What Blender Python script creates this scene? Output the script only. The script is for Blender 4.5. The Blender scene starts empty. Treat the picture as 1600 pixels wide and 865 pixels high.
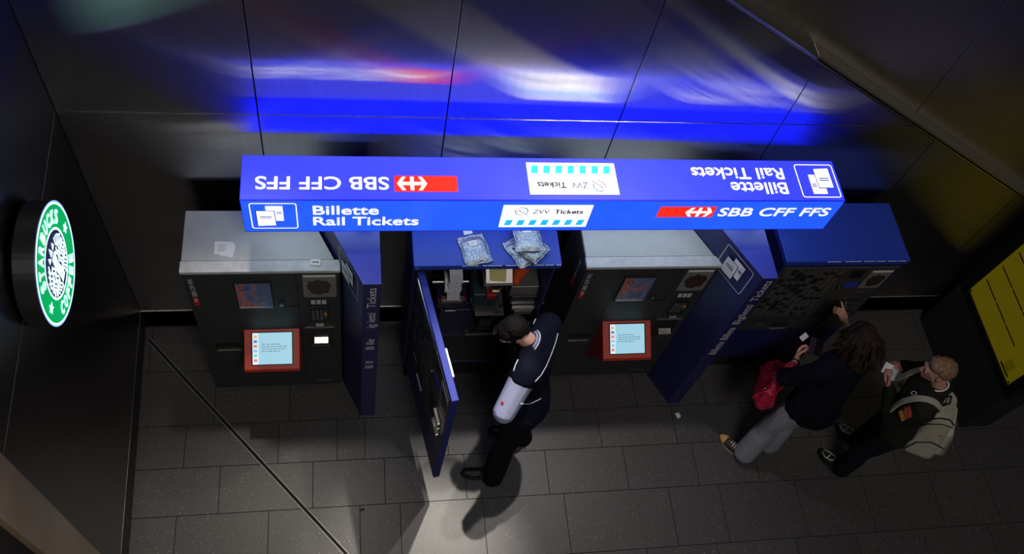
import bpy, bmesh, math, random
from mathutils import Vector, Matrix, Euler
random.seed(7)
sc = bpy.context.scene
COL = sc.collection
V = Vector
# ------------------------------------------------------------------ camera
cam = bpy.data.objects.new('camera', bpy.data.cameras.new('camera'))
COL.objects.link(cam)
Rm = Matrix(((0.98337, 0.01374, -0.18110), (-0.10290, 0.86381, -0.49320), (0.14966, 0.50363, 0.85086)))
cam.matrix_world = Matrix.Translation((0.0, -3.5578, 6.8584)) @ Rm.to_4x4()
cam.data.sensor_width = 36.0
cam.data.lens = 1410.15 / 1600 * 36
cam.data.clip_start = 0.05
sc.camera = cam
# ------------------------------------------------------------------ world, lamps, exposure
world = bpy.data.worlds.new('world'); sc.world = world
world.use_nodes = True
world.node_tree.nodes['Background'].inputs[0].default_value = (0.9, 0.92, 1.0, 1)
world.node_tree.nodes['Background'].inputs[1].default_value = 0.009
vs = sc.view_settings
vs.view_transform = 'Standard'; vs.look = 'None'; vs.exposure = 0.0; vs.gamma = 1.0
vs.use_curve_mapping = False
def lamp(name, kind, loc, aim, energy, color=(1, 1, 1), size=0.05, spot=60, blend=0.5):
    d = bpy.data.lights.new(name, kind); o = bpy.data.objects.new(name, d); COL.objects.link(o)
    o.location = loc; o.rotation_euler = (V(aim) - V(loc)).to_track_quat('-Z', 'Y').to_euler()
    d.energy = energy; d.color = color
    if kind == 'SPOT':
        d.spot_size = math.radians(spot); d.spot_blend = blend; d.shadow_soft_size = size
    if kind == 'AREA': d.size = size
    return o
lamp('wall_bounce_spot', 'SPOT', (1.30, -0.16, 4.35), (0.47, -2.17, 0), 850, (1.0, 0.92, 0.82), 0.03, 25, 1.0)  # added spot, stands in for hall light thrown back by the steel wall
lamp('wall_bounce_fill', 'SPOT', (1.75, -0.16, 4.40), (1.15, -1.75, 0), 190, (1.0, 0.93, 0.86), 0.04, 74, 1.0)  # second added spot, fills the floor around the narrow pool
lamp('wall_bounce_side', 'SPOT', (-0.55, -0.16, 4.35), (-0.68, -2.45, 0), 185, (1.0, 0.90, 0.78), 0.05, 50, 1.0)  # added spot for the warm reflected patches on the left floor
lamp('hall_ceiling_light', 'AREA', (1.5, -6.5, 10.5), (1.8, -0.8, 0.0), 250, (1.0, 0.95, 0.9), 2.5)
lamp('jamb_fill_light', 'POINT', (-1.05, -2.7, 2.7), (0, 0, 0), 3.2, (1.0, 0.78, 0.55))  # added warm lamp on the hall side, brightens the entrance jamb

# ------------------------------------------------------------------ materials
def _new(name):
    m = bpy.data.materials.new(name); m.use_nodes = True
    return m, m.node_tree, m.node_tree.nodes['Principled BSDF']
def mat(name, col, rough=0.5, metal=0.0, var=0.12, scale=18.0, bump=0.0, bscale=120.0, spec=0.5, coat=0.0):
    m, nt, b = _new(name)
    tc = nt.nodes.new('ShaderNodeTexCoord')
    n = nt.nodes.new('ShaderNodeTexNoise'); n.inputs['Scale'].default_value = scale; n.inputs['Detail'].default_value = 5
    nt.links.new(tc.outputs['Object'], n.inputs['Vector'])
    r = nt.nodes.new('ShaderNodeValToRGB')
    c = V(col)
    r.color_ramp.elements[0].position = 0.3; r.color_ramp.elements[1].position = 0.7
    r.color_ramp.elements[0].color = (*(c * (1 - var)), 1); r.color_ramp.elements[1].color = (*[min(1, x * (1 + var)) for x in c], 1)
    nt.links.new(n.outputs['Fac'], r.inputs['Fac']); nt.links.new(r.outputs['Color'], b.inputs['Base Color'])
    b.inputs['Roughness'].default_value = rough; b.inputs['Metallic'].default_value = metal
    b.inputs['Specular IOR Level'].default_value = spec; b.inputs['Coat Weight'].default_value = coat
    if bump:
        n2 = nt.nodes.new('ShaderNodeTexNoise'); n2.inputs['Scale'].default_value = bscale; n2.inputs['Detail'].default_value = 3
        nt.links.new(tc.outputs['Object'], n2.inputs['Vector'])
        bp = nt.nodes.new('ShaderNodeBump'); bp.inputs['Strength'].default_value = bump; bp.inputs['Distance'].default_value = 0.004
        nt.links.new(n2.outputs['Fac'], bp.inputs['Height']); nt.links.new(bp.outputs['Normal'], b.inputs['Normal'])
    return m
def emat(name, col, strength, var=0.0, base=None, scale=6):
    m, nt, b = _new(name)
    c = base or [min(1, x) for x in col]
    b.inputs['Base Color'].default_value = (*c, 1); b.inputs['Roughness'].default_value = 0.35
    b.inputs['Emission Strength'].default_value = strength
    if var:
        tc = nt.nodes.new('ShaderNodeTexCoord'); n = nt.nodes.new('ShaderNodeTexNoise'); n.inputs['Scale'].default_value = scale
        n.inputs['Detail'].default_value = 4
        nt.links.new(tc.outputs['Object'], n.inputs['Vector'])
        r = nt.nodes.new('ShaderNodeValToRGB'); cc = V(col)
        r.color_ramp.elements[0].position = .35; r.color_ramp.elements[1].position = .65
        r.color_ramp.elements[0].color = (*(cc * (1 - var)), 1); r.color_ramp.elements[1].color = (*(cc * (1 + var)), 1)
        nt.links.new(n.outputs['Fac'], r.inputs['Fac']); nt.links.new(r.outputs['Color'], b.inputs['Emission Color'])
    else:
        b.inputs['Emission Color'].default_value = (*col, 1)
    return m
def brushed(name, col, rough, aniso, tangent, var=0.15, stretch=(60, 60, 0.6)):
    m, nt, b = _new(name)
    b.inputs['Metallic'].default_value = 1.0
    b.inputs['Roughness'].default_value = rough
    b.inputs['Anisotropic'].default_value = aniso
    t = nt.nodes.new('ShaderNodeCombineXYZ')
    for i in range(3): t.inputs[i].default_value = tangent[i]
    nt.links.new(t.outputs[0], b.inputs['Tangent'])
    tc = nt.nodes.new('ShaderNodeTexCoord'); mp = nt.nodes.new('ShaderNodeMapping'); mp.inputs['Scale'].default_value = stretch
    n = nt.nodes.new('ShaderNodeTexNoise'); n.inputs['Scale'].default_value = 1.0; n.inputs['Detail'].default_value = 4
    nt.links.new(tc.outputs['Object'], mp.inputs['Vector']); nt.links.new(mp.outputs[0], n.inputs['Vector'])
    r = nt.nodes.new('ShaderNodeValToRGB'); c = V(col)
    r.color_ramp.elements[0].color = (*(c * (1 - var)), 1); r.color_ramp.elements[1].color = (*(c * (1 + var)), 1)
    nt.links.new(n.outputs['Fac'], r.inputs['Fac']); nt.links.new(r.outputs['Color'], b.inputs['Base Color'])
    return m
def brushed_glossy(name, col, rough, aniso, tangent):
    m = bpy.data.materials.new(name); m.use_nodes = True; nt = m.node_tree; nt.nodes.clear()
    out = nt.nodes.new('ShaderNodeOutputMaterial'); g_ = nt.nodes.new('ShaderNodeBsdfAnisotropic'); g_.distribution = 'GGX'
    g_.inputs['Roughness'].default_value = rough; g_.inputs['Anisotropy'].default_value = aniso
    t = nt.nodes.new('ShaderNodeCombineXYZ')
    for i in range(3): t.inputs[i].default_value = tangent[i]
    nt.links.new(t.outputs[0], g_.inputs['Tangent'])
    tc = nt.nodes.new('ShaderNodeTexCoord'); mp = nt.nodes.new('ShaderNodeMapping'); mp.inputs['Scale'].default_value = (45, 45, .5)
    n = nt.nodes.new('ShaderNodeTexNoise'); n.inputs['Scale'].default_value = 1.0; n.inputs['Detail'].default_value = 4
    nt.links.new(tc.outputs['Object'], mp.inputs['Vector']); nt.links.new(mp.outputs[0], n.inputs['Vector'])
    r = nt.nodes.new('ShaderNodeValToRGB'); c = V(col)
    r.color_ramp.elements[0].color = (*(c * .88), 1); r.color_ramp.elements[1].color = (*(c * 1.12), 1)
    nt.links.new(n.outputs['Fac'], r.inputs['Fac']); nt.links.new(r.outputs['Color'], g_.inputs['Color'])
    nt.links.new(g_.outputs[0], out.inputs['Surface'])
    return m
def picture(name, cols, scale, detail=3, distort=1.5, rough=0.25, lean=0.0):
    """printed picture: soft colour patches"""
    m, nt, b = _new(name)
    tc = nt.nodes.new('ShaderNodeTexCoord')
    n = nt.nodes.new('ShaderNodeTexNoise'); n.inputs['Scale'].default_value = scale; n.inputs['Detail'].default_value = detail
    n.inputs['Distortion'].default_value = distort
    nt.links.new(tc.outputs['Object'], n.inputs['Vector'])
    r = nt.nodes.new('ShaderNodeValToRGB')
    while len(r.color_ramp.elements) < len(cols): r.color_ramp.elements.new(0.5)
    for i, c in enumerate(cols):
        r.color_ramp.elements[i].position = 0.3 + 0.4 * i / (len(cols) - 1); r.color_ramp.elements[i].color = (*c, 1)
    sx = nt.nodes.new('ShaderNodeSeparateXYZ'); nt.links.new(tc.outputs['Generated'], sx.inputs[0])
    ma = nt.nodes.new('ShaderNodeMath'); ma.operation = 'MULTIPLY_ADD'; ma.inputs[1].default_value = lean
    nt.links.new(sx.outputs[0], ma.inputs[0]); nt.links.new(n.outputs['Fac'], ma.inputs[2])
    nt.links.new(ma.outputs[0], r.inputs['Fac']); nt.links.new(r.outputs['Color'], b.inputs['Base Color'])
    b.inputs['Roughness'].default_value = rough
    return m
def stripes(name, c0, c1, scale, axis='Z', rough=0.8):
    m, nt, b = _new(name)
    tc = nt.nodes.new('ShaderNodeTexCoord')
    w = nt.nodes.new('ShaderNodeTexWave'); w.inputs['Scale'].default_value = scale; w.bands_direction = axis
    w.inputs['Distortion'].default_value = 0.6
    nt.links.new(tc.outputs['Object'], w.inputs['Vector'])
    r = nt.nodes.new('ShaderNodeValToRGB'); r.color_ramp.elements[0].color = (*c0, 1); r.color_ramp.elements[1].color = (*c1, 1)
    nt.links.new(w.outputs['Fac'], r.inputs['Fac']); nt.links.new(r.outputs['Color'], b.inputs['Base Color'])
    b.inputs['Roughness'].default_value = rough
    return m
def terrazzo(name):
    m, nt, b = _new(name)
    tc = nt.nodes.new('ShaderNodeTexCoord'); geo = nt.nodes.new('ShaderNodeNewGeometry')
    n = nt.nodes.new('ShaderNodeTexNoise'); n.inputs['Scale'].default_value = 90; n.inputs['Detail'].default_value = 6
    nt.links.new(tc.outputs['Object'], n.inputs['Vector'])
    r = nt.nodes.new('ShaderNodeValToRGB'); r.color_ramp.elements[0].position = .35; r.color_ramp.elements[1].position = .7
    r.color_ramp.elements[0].color = (.040, .038, .038, 1); r.color_ramp.elements[1].color = (.088, .084, .082, 1)
    nt.links.new(n.outputs['Fac'], r.inputs['Fac'])
    # pale chips
    v = nt.nodes.new('ShaderNodeTexVoronoi'); v.inputs['Scale'].default_value = 55
    nt.links.new(tc.outputs['Object'], v.inputs['Vector'])
    lt = nt.nodes.new('ShaderNodeMath'); lt.operation = 'LESS_THAN'; lt.inputs[1].default_value = 0.20
    nt.links.new(v.outputs['Distance'], lt.inputs[0])
    sp = nt.nodes.new('ShaderNodeSeparateColor'); nt.links.new(v.outputs['Color'], sp.inputs[0])
    gt = nt.nodes.new('ShaderNodeMath'); gt.operation = 'GREATER_THAN'; gt.inputs[1].default_value = 0.80
    nt.links.new(sp.outputs[0], gt.inputs[0])
    mul = nt.nodes.new('ShaderNodeMath'); mul.operation = 'MULTIPLY'
    nt.links.new(lt.outputs[0], mul.inputs[0]); nt.links.new(gt.outputs[0], mul.inputs[1])
    mx = nt.nodes.new('ShaderNodeMix'); mx.data_type = 'RGBA'
    mx.inputs[7].default_value = (.27, .26, .25, 1)
    nt.links.new(mul.outputs[0], mx.inputs[0]); nt.links.new(r.outputs['Color'], mx.inputs[6])
    # every tile a slightly different shade
    hs = nt.nodes.new('ShaderNodeHueSaturation')
    mr = nt.nodes.new('ShaderNodeMapRange'); mr.inputs[3].default_value = .92; mr.inputs[4].default_value = 1.08
    nt.links.new(geo.outputs['Random Per Island'], mr.inputs[0]); nt.links.new(mr.outputs[0], hs.inputs['Value'])
    nt.links.new(mx.outputs[2], hs.inputs['Color']); nt.links.new(hs.outputs['Color'], b.inputs['Base Color'])
    b.inputs['Roughness'].default_value = 0.42
    bp = nt.nodes.new('ShaderNodeBump'); bp.inputs['Strength'].default_value = .12; bp.inputs['Distance'].default_value = .003
    nt.links.new(n.outputs['Fac'], bp.inputs['Height']); nt.links.new(bp.outputs['Normal'], b.inputs['Normal'])
    return m
M = {
 'tile': terrazzo('floor_terrazzo'), 'grout': mat('tile_grout', (.012, .012, .012), .9),
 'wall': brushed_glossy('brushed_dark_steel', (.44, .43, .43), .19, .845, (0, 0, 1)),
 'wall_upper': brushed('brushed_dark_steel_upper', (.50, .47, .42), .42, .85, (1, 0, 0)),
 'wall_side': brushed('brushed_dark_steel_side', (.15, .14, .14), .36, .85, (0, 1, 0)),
 'gap': mat('joint_black', (.004, .004, .004), .9),
 'steel': brushed('brushed_steel', (.55, .54, .52), .32, .6, (0, 0, 1)),
 'steel_edge': mat('steel_edge', (.75, .72, .66), .3, 1.0),
 'bronze': mat('warm_steel', (.42, .34, .25), .42, .55, .12, 3),
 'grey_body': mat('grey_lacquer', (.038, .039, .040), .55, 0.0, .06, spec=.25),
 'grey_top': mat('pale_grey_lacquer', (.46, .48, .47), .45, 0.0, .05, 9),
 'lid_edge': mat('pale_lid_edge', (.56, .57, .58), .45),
 'grey_panel': mat('anthracite_panel', (.060, .060, .058), .4, .2, .06),
 'blue': mat('blue_lacquer', (.020, .060, .46), .45, 0, .05, 7),
 'blue_lit': mat('sign_lit_blue', (.036, .058, .34), .42, 0, .05, 7),
 'navy': mat('navy_lacquer', (.016, .018, .115), .45, 0, .06, 9),
 'wear': mat('worn_bare_edge', (.75, .77, .85), .5),
 'black': mat('black_plastic', (.010, .010, .011), .4), 'rubber': mat('black_rubber', (.012, .012, .012), .8),
 'plinth': mat('plinth_black', (.012, .012, .014), .7),
 'red_bezel': mat('red_lacquer', (.62, .045, .02), .45, 0, .04),
 'screen': emat('lit_screen', (.36, .66, .80), .75), 'screen_bar': emat('screen_sidebar', (.75, .86, .92), .75),
 'screen_text': emat('screen_text_ink', (.14, .24, .34), .6), 'icon_y': emat('screen_icon_yellow', (.8, .55, .2), .7),
 'icon_b': emat('screen_icon_blue', (.1, .2, .65), .7), 'icon_c': emat('screen_icon_cyan', (.2, .65, .8), .7), 'icon_r': emat('screen_icon_red', (.7, .25, .25), .7),
 'dead_border': mat('screen_border', (.004, .006, .03), .3),
 'white_print': mat('white_print', (.88, .88, .87), .6, 0, .05), 'grey_print': mat('grey_print', (.80, .80, .84), .6, 0, .05), 'red_print': mat('red_print', (.55, .03, .03), .5),
 'paper': mat('paper_white', (.80, .80, .80), .8, 0, .04), 'paper_blue': mat('paper_pale_blue', (.45, .62, .75), .8, 0, .05), 'ink': mat('printed_ink', (.20, .20, .22), .8),
 'poster': picture('flower_poster', [(.05, .01, .01), (.42, .06, .05), (.60, .26, .24), (.50, .10, .08), (.20, .24, .42), (.12, .16, .35)], 8, lean=.30),
 'swirl_card': picture('bean_print', [(.015, .01, .008), (.06, .03, .02), (.02, .014, .012)], 22),
 'card_grey': mat('card_grey', (.20, .20, .20), .3),
 'keys': mat('keypad_keys', (.078, .078, .076), .4), 'key_y': mat('key_yellow', (.5, .32, .04), .4), 'key_g': mat('key_green', (.02, .09, .03), .4), 'key_r': mat('key_red', (.16, .02, .02), .4),
 'chrome': mat('bright_metal', (.85, .83, .78), .22, 1.0), 'dullmetal': mat('dull_metal', (.36, .35, .33), .4, .8), 'track_metal': mat('track_metal', (.24, .23, .21), .5, .5), 'blue_edge': mat('blue_door_lacquer', (.016, .028, .21), .65, 0, .06, 9, spec=.25),
 'darkmetal': mat('dark_metal', (.06, .06, .065), .4, .7),
 'teal': mat('teal_plastic', (.016, .038, .044), .45), 'bluebox': mat('blue_grey_plastic', (.010, .012, .038), .4),
 'note': mat('yellow_note', (.62, .58, .22), .8), 'orange': mat('orange_fabric', (.62, .07, .015), .8, 0, .2, 30, .3, 60), 'slip_red': mat('red_plastic', (.4, .02, .02), .4),
 'sign_top': emat('sign_blue_top', (.028, .040, 1.0), 1.45, .05, (.02, .03, .4)),
 'sign_front': emat('sign_blue_front', (.010, .075, 1.0), 1.5, .06, (.02, .03, .4)),
 'sign_back': emat('sign_blue_back', (.006, .012, 1.0), 3.4, .05, (.02, .03, .4)),
 'sign_end': emat('sign_blue_end', (.012, .02, .9), .8, 0, (.02, .03, .4)),
 'sign_white': emat('sign_white', (1.0, 1.0, 1.0), 1.45), 'sign_red': emat('sign_red', (1.0, .020, .008), 1.1), 'sign_cyan': emat('sign_cyan', (.02, .45, 1.0), 1.0),
 'sign_ink': emat('sign_dark_ink', (.02, .01, .10), .25, 0, (.01, .01, .03)), 'sign_thin': emat('sign_thin_ink', (.12, .11, .28), .5, 0, (.03, .03, .08)), 'sign_line_blue': emat('sign_picto_line', (.02, .04, .5), .5, 0, (.01, .02, .1)), 'sign_under': emat('sign_diffuser', (.74, .94, 1.0), 1.5),
 'sign_seam': emat('sign_seam', (.006, .012, .45), .7, 0, (.01, .01, .2)),
 'sb_green': emat('lit_green', (.0, .38, .10), 1.0), 'sb_white': emat('lit_white', (.62, 1.0, 1.0), 2.4), 'sb_black': emat('lit_emblem_dark', (.02, .012, .09), .5), 'sb_rim': emat('lit_rim', (.25, .45, 1.0), 1.1),
 'yellow': emat('lit_yellow_sheet', (.33, .26, .003), .17, .06, (.22, .19, .012), 8), 'yellow_ink': mat('timetable_ink', (.006, .006, .004), .7),
 'board': mat('board_dark_grey', (.030, .029, .028), .5, .2), 'board_frame': mat('board_black', (.006, .006, .006), .45),
 'silver_foil': mat('metallised_bubble_film', (.40, .45, .50), .24, .8, .4, 90, 1.0, 130), 'bag_label': mat('bag_label', (.70, .72, .66), .8),
 'skin': mat('skin', (.66, .36, .26), .55, 0, .06, 30), 'skin_dark': mat('skin_tan', (.52, .27, .18), .55, 0, .06, 30), 'lip': mat('lip', (.36, .12, .10), .5), 'eye_white': mat('eye_white', (.75, .74, .72), .3), 'iris': mat('iris_dark', (.03, .02, .015), .3),
 'hair_black': mat('hair_black', (.007, .006, .006), .75, 0, .2, 40, .3, 160, .10), 'hair_brown': mat('hair_dark_brown', (.024, .013, .008), .75, 0, .45, 26, .6, 90, .2), 'hair_fair': mat('hair_light_brown', (.23, .135, .07), .55, 0, .45, 40, .7, 140),
 'vest': mat('navy_vest_knit', (.004, .0055, .015), .85, 0, .1, 60, .3, 200, .12), 'shirt': mat('pale_blue_shirt', (.33, .36, .54), .8, 0, .05, 20, .3, 60), 'piping': mat('white_piping', (.65, .66, .72), .7), 'trouser_black': mat('black_trousers', (.008, .008, .010), .85, 0, .15, 20, .3, 50, .12),
 'shoe_black': mat('black_leather', (.008, .008, .008), .3), 'coat': mat('navy_coat', (.005, .006, .012), .9, 0, .2, 25, .4, 40, .12), 'cuff_red': mat('red_sleeve', (.42, .02, .035), .8),
 'grey_trouser': stripes('grey_striped_trousers', (.22, .225, .27), (.36, .37, .44), 30, 'DIAGONAL'), 'shoe_brown': mat('dark_sneaker', (.035, .022, .020), .7), 'shoe_tan': mat('tan_toe', (.55, .36, .11), .6), 'sole': mat('cream_sole', (.55, .50, .38), .7), 'lace': mat('white_lace', (.7, .68, .62), .7),
 'jacket': mat('olive_black_jacket', (.017, .017, .013), .85, 0, .15, 25, .4, 50, .12), 'jeans': mat('dark_jeans', (.012, .013, .022), .85, 0, .2, 40, .3, 90, .12), 'collar': mat('white_collar', (.70, .70, .68), .8), 'silver_trim': mat('silver_trim', (.7, .7, .66), .35, .3),
 'patch_o': mat('orange_patch', (.55, .22, .04), .8), 'patch_r': mat('red_patch', (.42, .05, .04), .8), 'pack': mat('khaki_canvas', (.40, .38, .30), .85, 0, .08, 20, .4, 70), 'pack_grey': mat('grey_canvas', (.20, .20, .17), .85, 0, .08, 20, .4, 70), 'pack_light': mat('beige_canvas', (.50, .46, .37), .85, 0, .06, 20, .4, 70), 'strap_black': mat('black_webbing', (.008, .008, .008), .8), 'swoosh': mat('red_mark', (.45, .04, .02), .7),
 'bag_red': mat('crimson_leather', (.44, .012, .055), .32, 0, .3, 25, .6, 40), 'brass': mat('brass_fitting', (.75, .52, .22), .3, 1.0), 'wallet': mat('purple_wallet', (.05, .012, .03), .35), 'bead': mat('black_bracelet', (.006, .006, .006), .3),
 'shop_floor': emat('shop_sill_glow', (.55, .47, .36), .22, .2, (.6, .52, .4)),  # emission here replaces shop light falling on the sill
}
# ------------------------------------------------------------------ mesh building
FONT_CACHE = {}
def text_geom(s, bold=0.0):
    k = (s, bold)
    if k not in FONT_CACHE:
        cu = bpy.data.curves.new('t', 'FONT'); cu.body = s; cu.offset = bold; cu.resolution_u = 5
        o = bpy.data.objects.new('t', cu); COL.objects.link(o)
        me = bpy.data.meshes.new_from_object(o.evaluated_get(bpy.context.evaluated_depsgraph_get()))
        vs_ = [v.co.copy() for v in me.vertices]; fs = [tuple(p.vertices) for p in me.polygons]
        bpy.data.objects.remove(o); bpy.data.curves.remove(cu); bpy.data.meshes.remove(me)
        FONT_CACHE[k] = (vs_, fs)
    return FONT_CACHE[k]
CAPH = None
class Frame:
    """local (s,t,n) -> world"""
    def __init__(self, O, S, T, N=None):
        self.O, self.S, self.T = V(O), V(S).normalized(), V(T).normalized()
        self.N = V(N).normalized() if N else self.S.cross(self.T)
    def __call__(self, s, t, n=0.0): return self.O + self.S * s + self.T * t + self.N * n
    def sub(self, s, t, ang=0.0, n=0.0):
        c, d = math.cos(ang), math.sin(ang)
        f_ = Frame(self(s, t, n), self.S * c + self.T * d, self.T * c - self.S * d, self.N); f_.S *= self.S.length; f_.T *= self.S.length; return f_
WORLD = Frame((0, 0, 0), (1, 0, 0), (0, 1, 0), (0, 0, 1))
class MB:
    def __init__(self): self.v = []; self.f = []
    def add(self, vs_, fs):
        b = len(self.v); self.v += [V(p) for p in vs_]; self.f += [tuple(b + i for i in f) for f in fs]; return self
    def box(self, x0, y0, z0, x1, y1, z1, fr=WORLD):
        P = [fr(x, y, z) for z in (z0, z1) for x, y in ((x0, y0), (x1, y0), (x1, y1), (x0, y1))]
        return self.add(P, [(0, 3, 2, 1), (4, 5, 6, 7), (0, 1, 5, 4), (1, 2, 6, 5), (2, 3, 7, 6), (3, 0, 4, 7)])
    def prism(self, poly, n0, n1, fr=WORLD):
        k = len(poly)
        P = [fr(a, b, n0) for a, b in poly] + [fr(a, b, n1) for a, b in poly]
        return self.add(P, [tuple(range(k))[::-1], tuple(range(k, 2 * k))] + [(i, (i + 1) % k, k + (i + 1) % k, k + i) for i in range(k)])
    def quad(self, *pts): return self.add(pts, [tuple(range(len(pts)))])
    def flat(self, poly, n, fr): return self.add([fr(a, b, n) for a, b in poly], [tuple(range(len(poly)))])
    def text(self, s, x0, x1, y0, y1, n, fr, bold=0.0, cap=True):
        """fit text: width x0..x1, baseline y0, cap height up to y1"""
        g, fs = text_geom(s, bold)
        a = min(p.x for p in g); b = max(p.x for p in g)
        h = max(p.y for p in text_geom('H', bold)[0])
        kx = (x1 - x0) / (b - a); ky = (y1 - y0) / h
        return self.add([fr(x0 + (p.x - a) * kx, y0 + p.y * ky, n) for p in g], fs)
    def cyl(self, p0, p1, r0, r1=None, seg=24):
        p0, p1 = V(p0), V(p1); r1 = r0 if r1 is None else r1
        d = (p1 - p0).normalized(); a = d.orthogonal().normalized(); b = d.cross(a)
        P = [p0 + (a * math.cos(t) + b * math.sin(t)) * r0 for t in [2 * math.pi * i / seg for i in range(seg)]]
        P += [p1 + (a * math.cos(t) + b * math.sin(t)) * r1 for t in [2 * math.pi * i / seg for i in range(seg)]]
        return self.add(P, [tuple(range(seg))[::-1], tuple(range(seg, 2 * seg))] + [(i, (i + 1) % seg, seg + (i + 1) % seg, seg + i) for i in range(seg)])
    def tube(self, pts, r, seg=8, closed=False):
        pts = [V(p) for p in pts]; n = len(pts); rings = []; prev = None
        for i, p in enumerate(pts):
            if closed: t = pts[(i + 1) % n] - pts[i - 1]
            else: t = pts[min(i + 1, n - 1)] - pts[max(i - 1, 0)]
            t.normalize()
            a = (prev - t * prev.dot(t)).normalized() if prev is not None and (prev - t * prev.dot(t)).length > 1e-6 else t.orthogonal().normalized()
            prev = a; b = t.cross(a); rr = r[i] if isinstance(r, (list, tuple)) else r
            rings.append([p + (a * math.cos(2 * math.pi * k / seg) + b * math.sin(2 * math.pi * k / seg)) * rr for k in range(seg)])
        P = [q for ring in rings for q in ring]; F = []
        for i in range(n if closed else n - 1):
            j = (i + 1) % n
            for k in range(seg): F.append((i * seg + k, i * seg + (k + 1) % seg, j * seg + (k + 1) % seg, j * seg + k))
        if not closed: F += [tuple(range(seg))[::-1], tuple(range((n - 1) * seg, n * seg))]
        return self.add(P, F)
    def ribbon(self, pts, w, n, fr):
        """flat stroke of width w along 2-D points"""
        L, Rr = [], []
        for i, p in enumerate(pts):
            a = V(pts[max(i - 1, 0)]); b = V(pts[min(i + 1, len(pts) - 1)]); d = (b - a).normalized(); q = V((-d.y, d.x)) * w / 2
            L.append((p[0] + q.x, p[1] + q.y)); Rr.append((p[0] - q.x, p[1] - q.y))
        for i in range(len(pts) - 1): self.flat([L[i], Rr[i], Rr[i + 1], L[i + 1]], n, fr)
        return self
    def ring(self, c, r0, r1, n, fr, seg=48, a0=0, a1=2 * math.pi):
        for i in range(seg):
            t, u = a0 + (a1 - a0) * i / seg, a0 + (a1 - a0) * (i + 1) / seg
            self.flat([(c[0] + r * math.cos(x), c[1] + r * math.sin(x)) for r, x in ((r0, t), (r1, t), (r1, u), (r0, u))], n, fr)
        return self
    def disc(self, c, r, n, fr, seg=48):
        return self.flat([(c[0] + r * math.cos(2 * math.pi * i / seg), c[1] + r * math.sin(2 * math.pi * i / seg)) for i in range(seg)], n, fr)
    def hull(self, *balls):
        """convex hull of balls (centre, radius or (rx,ry,rz)[, rotation matrix])"""
        bm = bmesh.new()
        for bl in balls:
            c, r = V(bl[0]), bl[1]
            r = (r, r, r) if not isinstance(r, (tuple, list)) else r
            mm = Matrix.Translation(c) @ (bl[2].to_4x4() if len(bl) > 2 else Matrix()) @ Matrix.Diagonal((*r, 1))
            bmesh.ops.create_icosphere(bm, subdivisions=2, radius=1, matrix=mm)
        if len(balls) > 1:
            old = list(bm.faces); bmesh.ops.delete(bm, geom=old, context='FACES_ONLY')
            loose = [e for e in bm.edges]; bmesh.ops.delete(bm, geom=loose, context='EDGES')if False else None
            bm2 = bmesh.new()
            for v in bm.verts: bm2.verts.new(v.co)
            bmesh.ops.convex_hull(bm2, input=bm2.verts)
            bmesh.ops.delete(bm2, geom=[v for v in bm2.verts if not v.link_faces], context='VERTS')
            bm.free(); bm = bm2
        bm.verts.index_update()
        self.add([v.co.copy() for v in bm.verts], [tuple(v.index for v in f.verts) for f in bm.faces])
        bm.free(); return self
    def chain(self, pts, rs):
        for i in range(len(pts) - 1): self.hull((pts[i], rs[i]), (pts[i + 1], rs[i + 1]))
        return self
    def build(self, name, m, parent=None, smooth=False, bevel=0.0, voxel=0.0, relax=0, extra=None):
        me = bpy.data.meshes.new(name); me.from_pydata([tuple(p) for p in self.v], [], self.f); me.update()
        if not voxel:
            bm = bmesh.new(); bm.from_mesh(me); bmesh.ops.recalc_face_normals(bm, faces=bm.faces) if not extra == 'keep' else None
            bm.to_mesh(me); bm.free()
        ms = m if isinstance(m, list) else [m]
        o = bpy.data.objects.new(name, me); COL.objects.link(o)
        if voxel:
            md = o.modifiers.new('r', 'REMESH'); md.mode = 'VOXEL'; md.voxel_size = voxel; md.use_smooth_shade = True
            if relax:
                s = o.modifiers.new('s', 'SMOOTH'); s.iterations = relax; s.factor = .5
            dg = bpy.context.evaluated_depsgraph_get(); me2 = bpy.data.meshes.new_from_object(o.evaluated_get(dg))
            o.modifiers.clear(); o.data = me2; bpy.data.meshes.remove(me); me2.name = name; me = me2; smooth = True
        for q in ms: me.materials.append(M[q] if isinstance(q, str) else q)
        if smooth:
            for p in me.polygons: p.use_smooth = True
        if bevel:
            b = o.modifiers.new('bevel', 'BEVEL'); b.width = bevel; b.segments = 2; b.limit_method = 'ANGLE'; b.angle_limit = math.radians(40)
        if parent is not None:
            o.parent = parent
            if parent.type == 'EMPTY': o.location = -parent.location
        return o
def thing(name, label, cat, loc, group=None):
    o = bpy.data.objects.new(name, None); COL.objects.link(o); o.location = loc; o.empty_display_size = .1
    return tag(o, label, cat, group)
def tag(o, label, cat, group=None):
    o['label'] = label; o['category'] = cat
    if group: o['group'] = group
    return o
def struct(o): o['kind'] = 'structure'; return o
def rrect(x0, y0, x1, y1, r, k=5):
    P = []
    for cx, cy, a in ((x1 - r, y1 - r, 0), (x0 + r, y1 - r, 90), (x0 + r, y0 + r, 180), (x1 - r, y0 + r, 270)):
        for i in range(k + 1):
            t = math.radians(a + 90 * i / k); P.append((cx + r * math.cos(t), cy + r * math.sin(t)))
    return P

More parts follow.
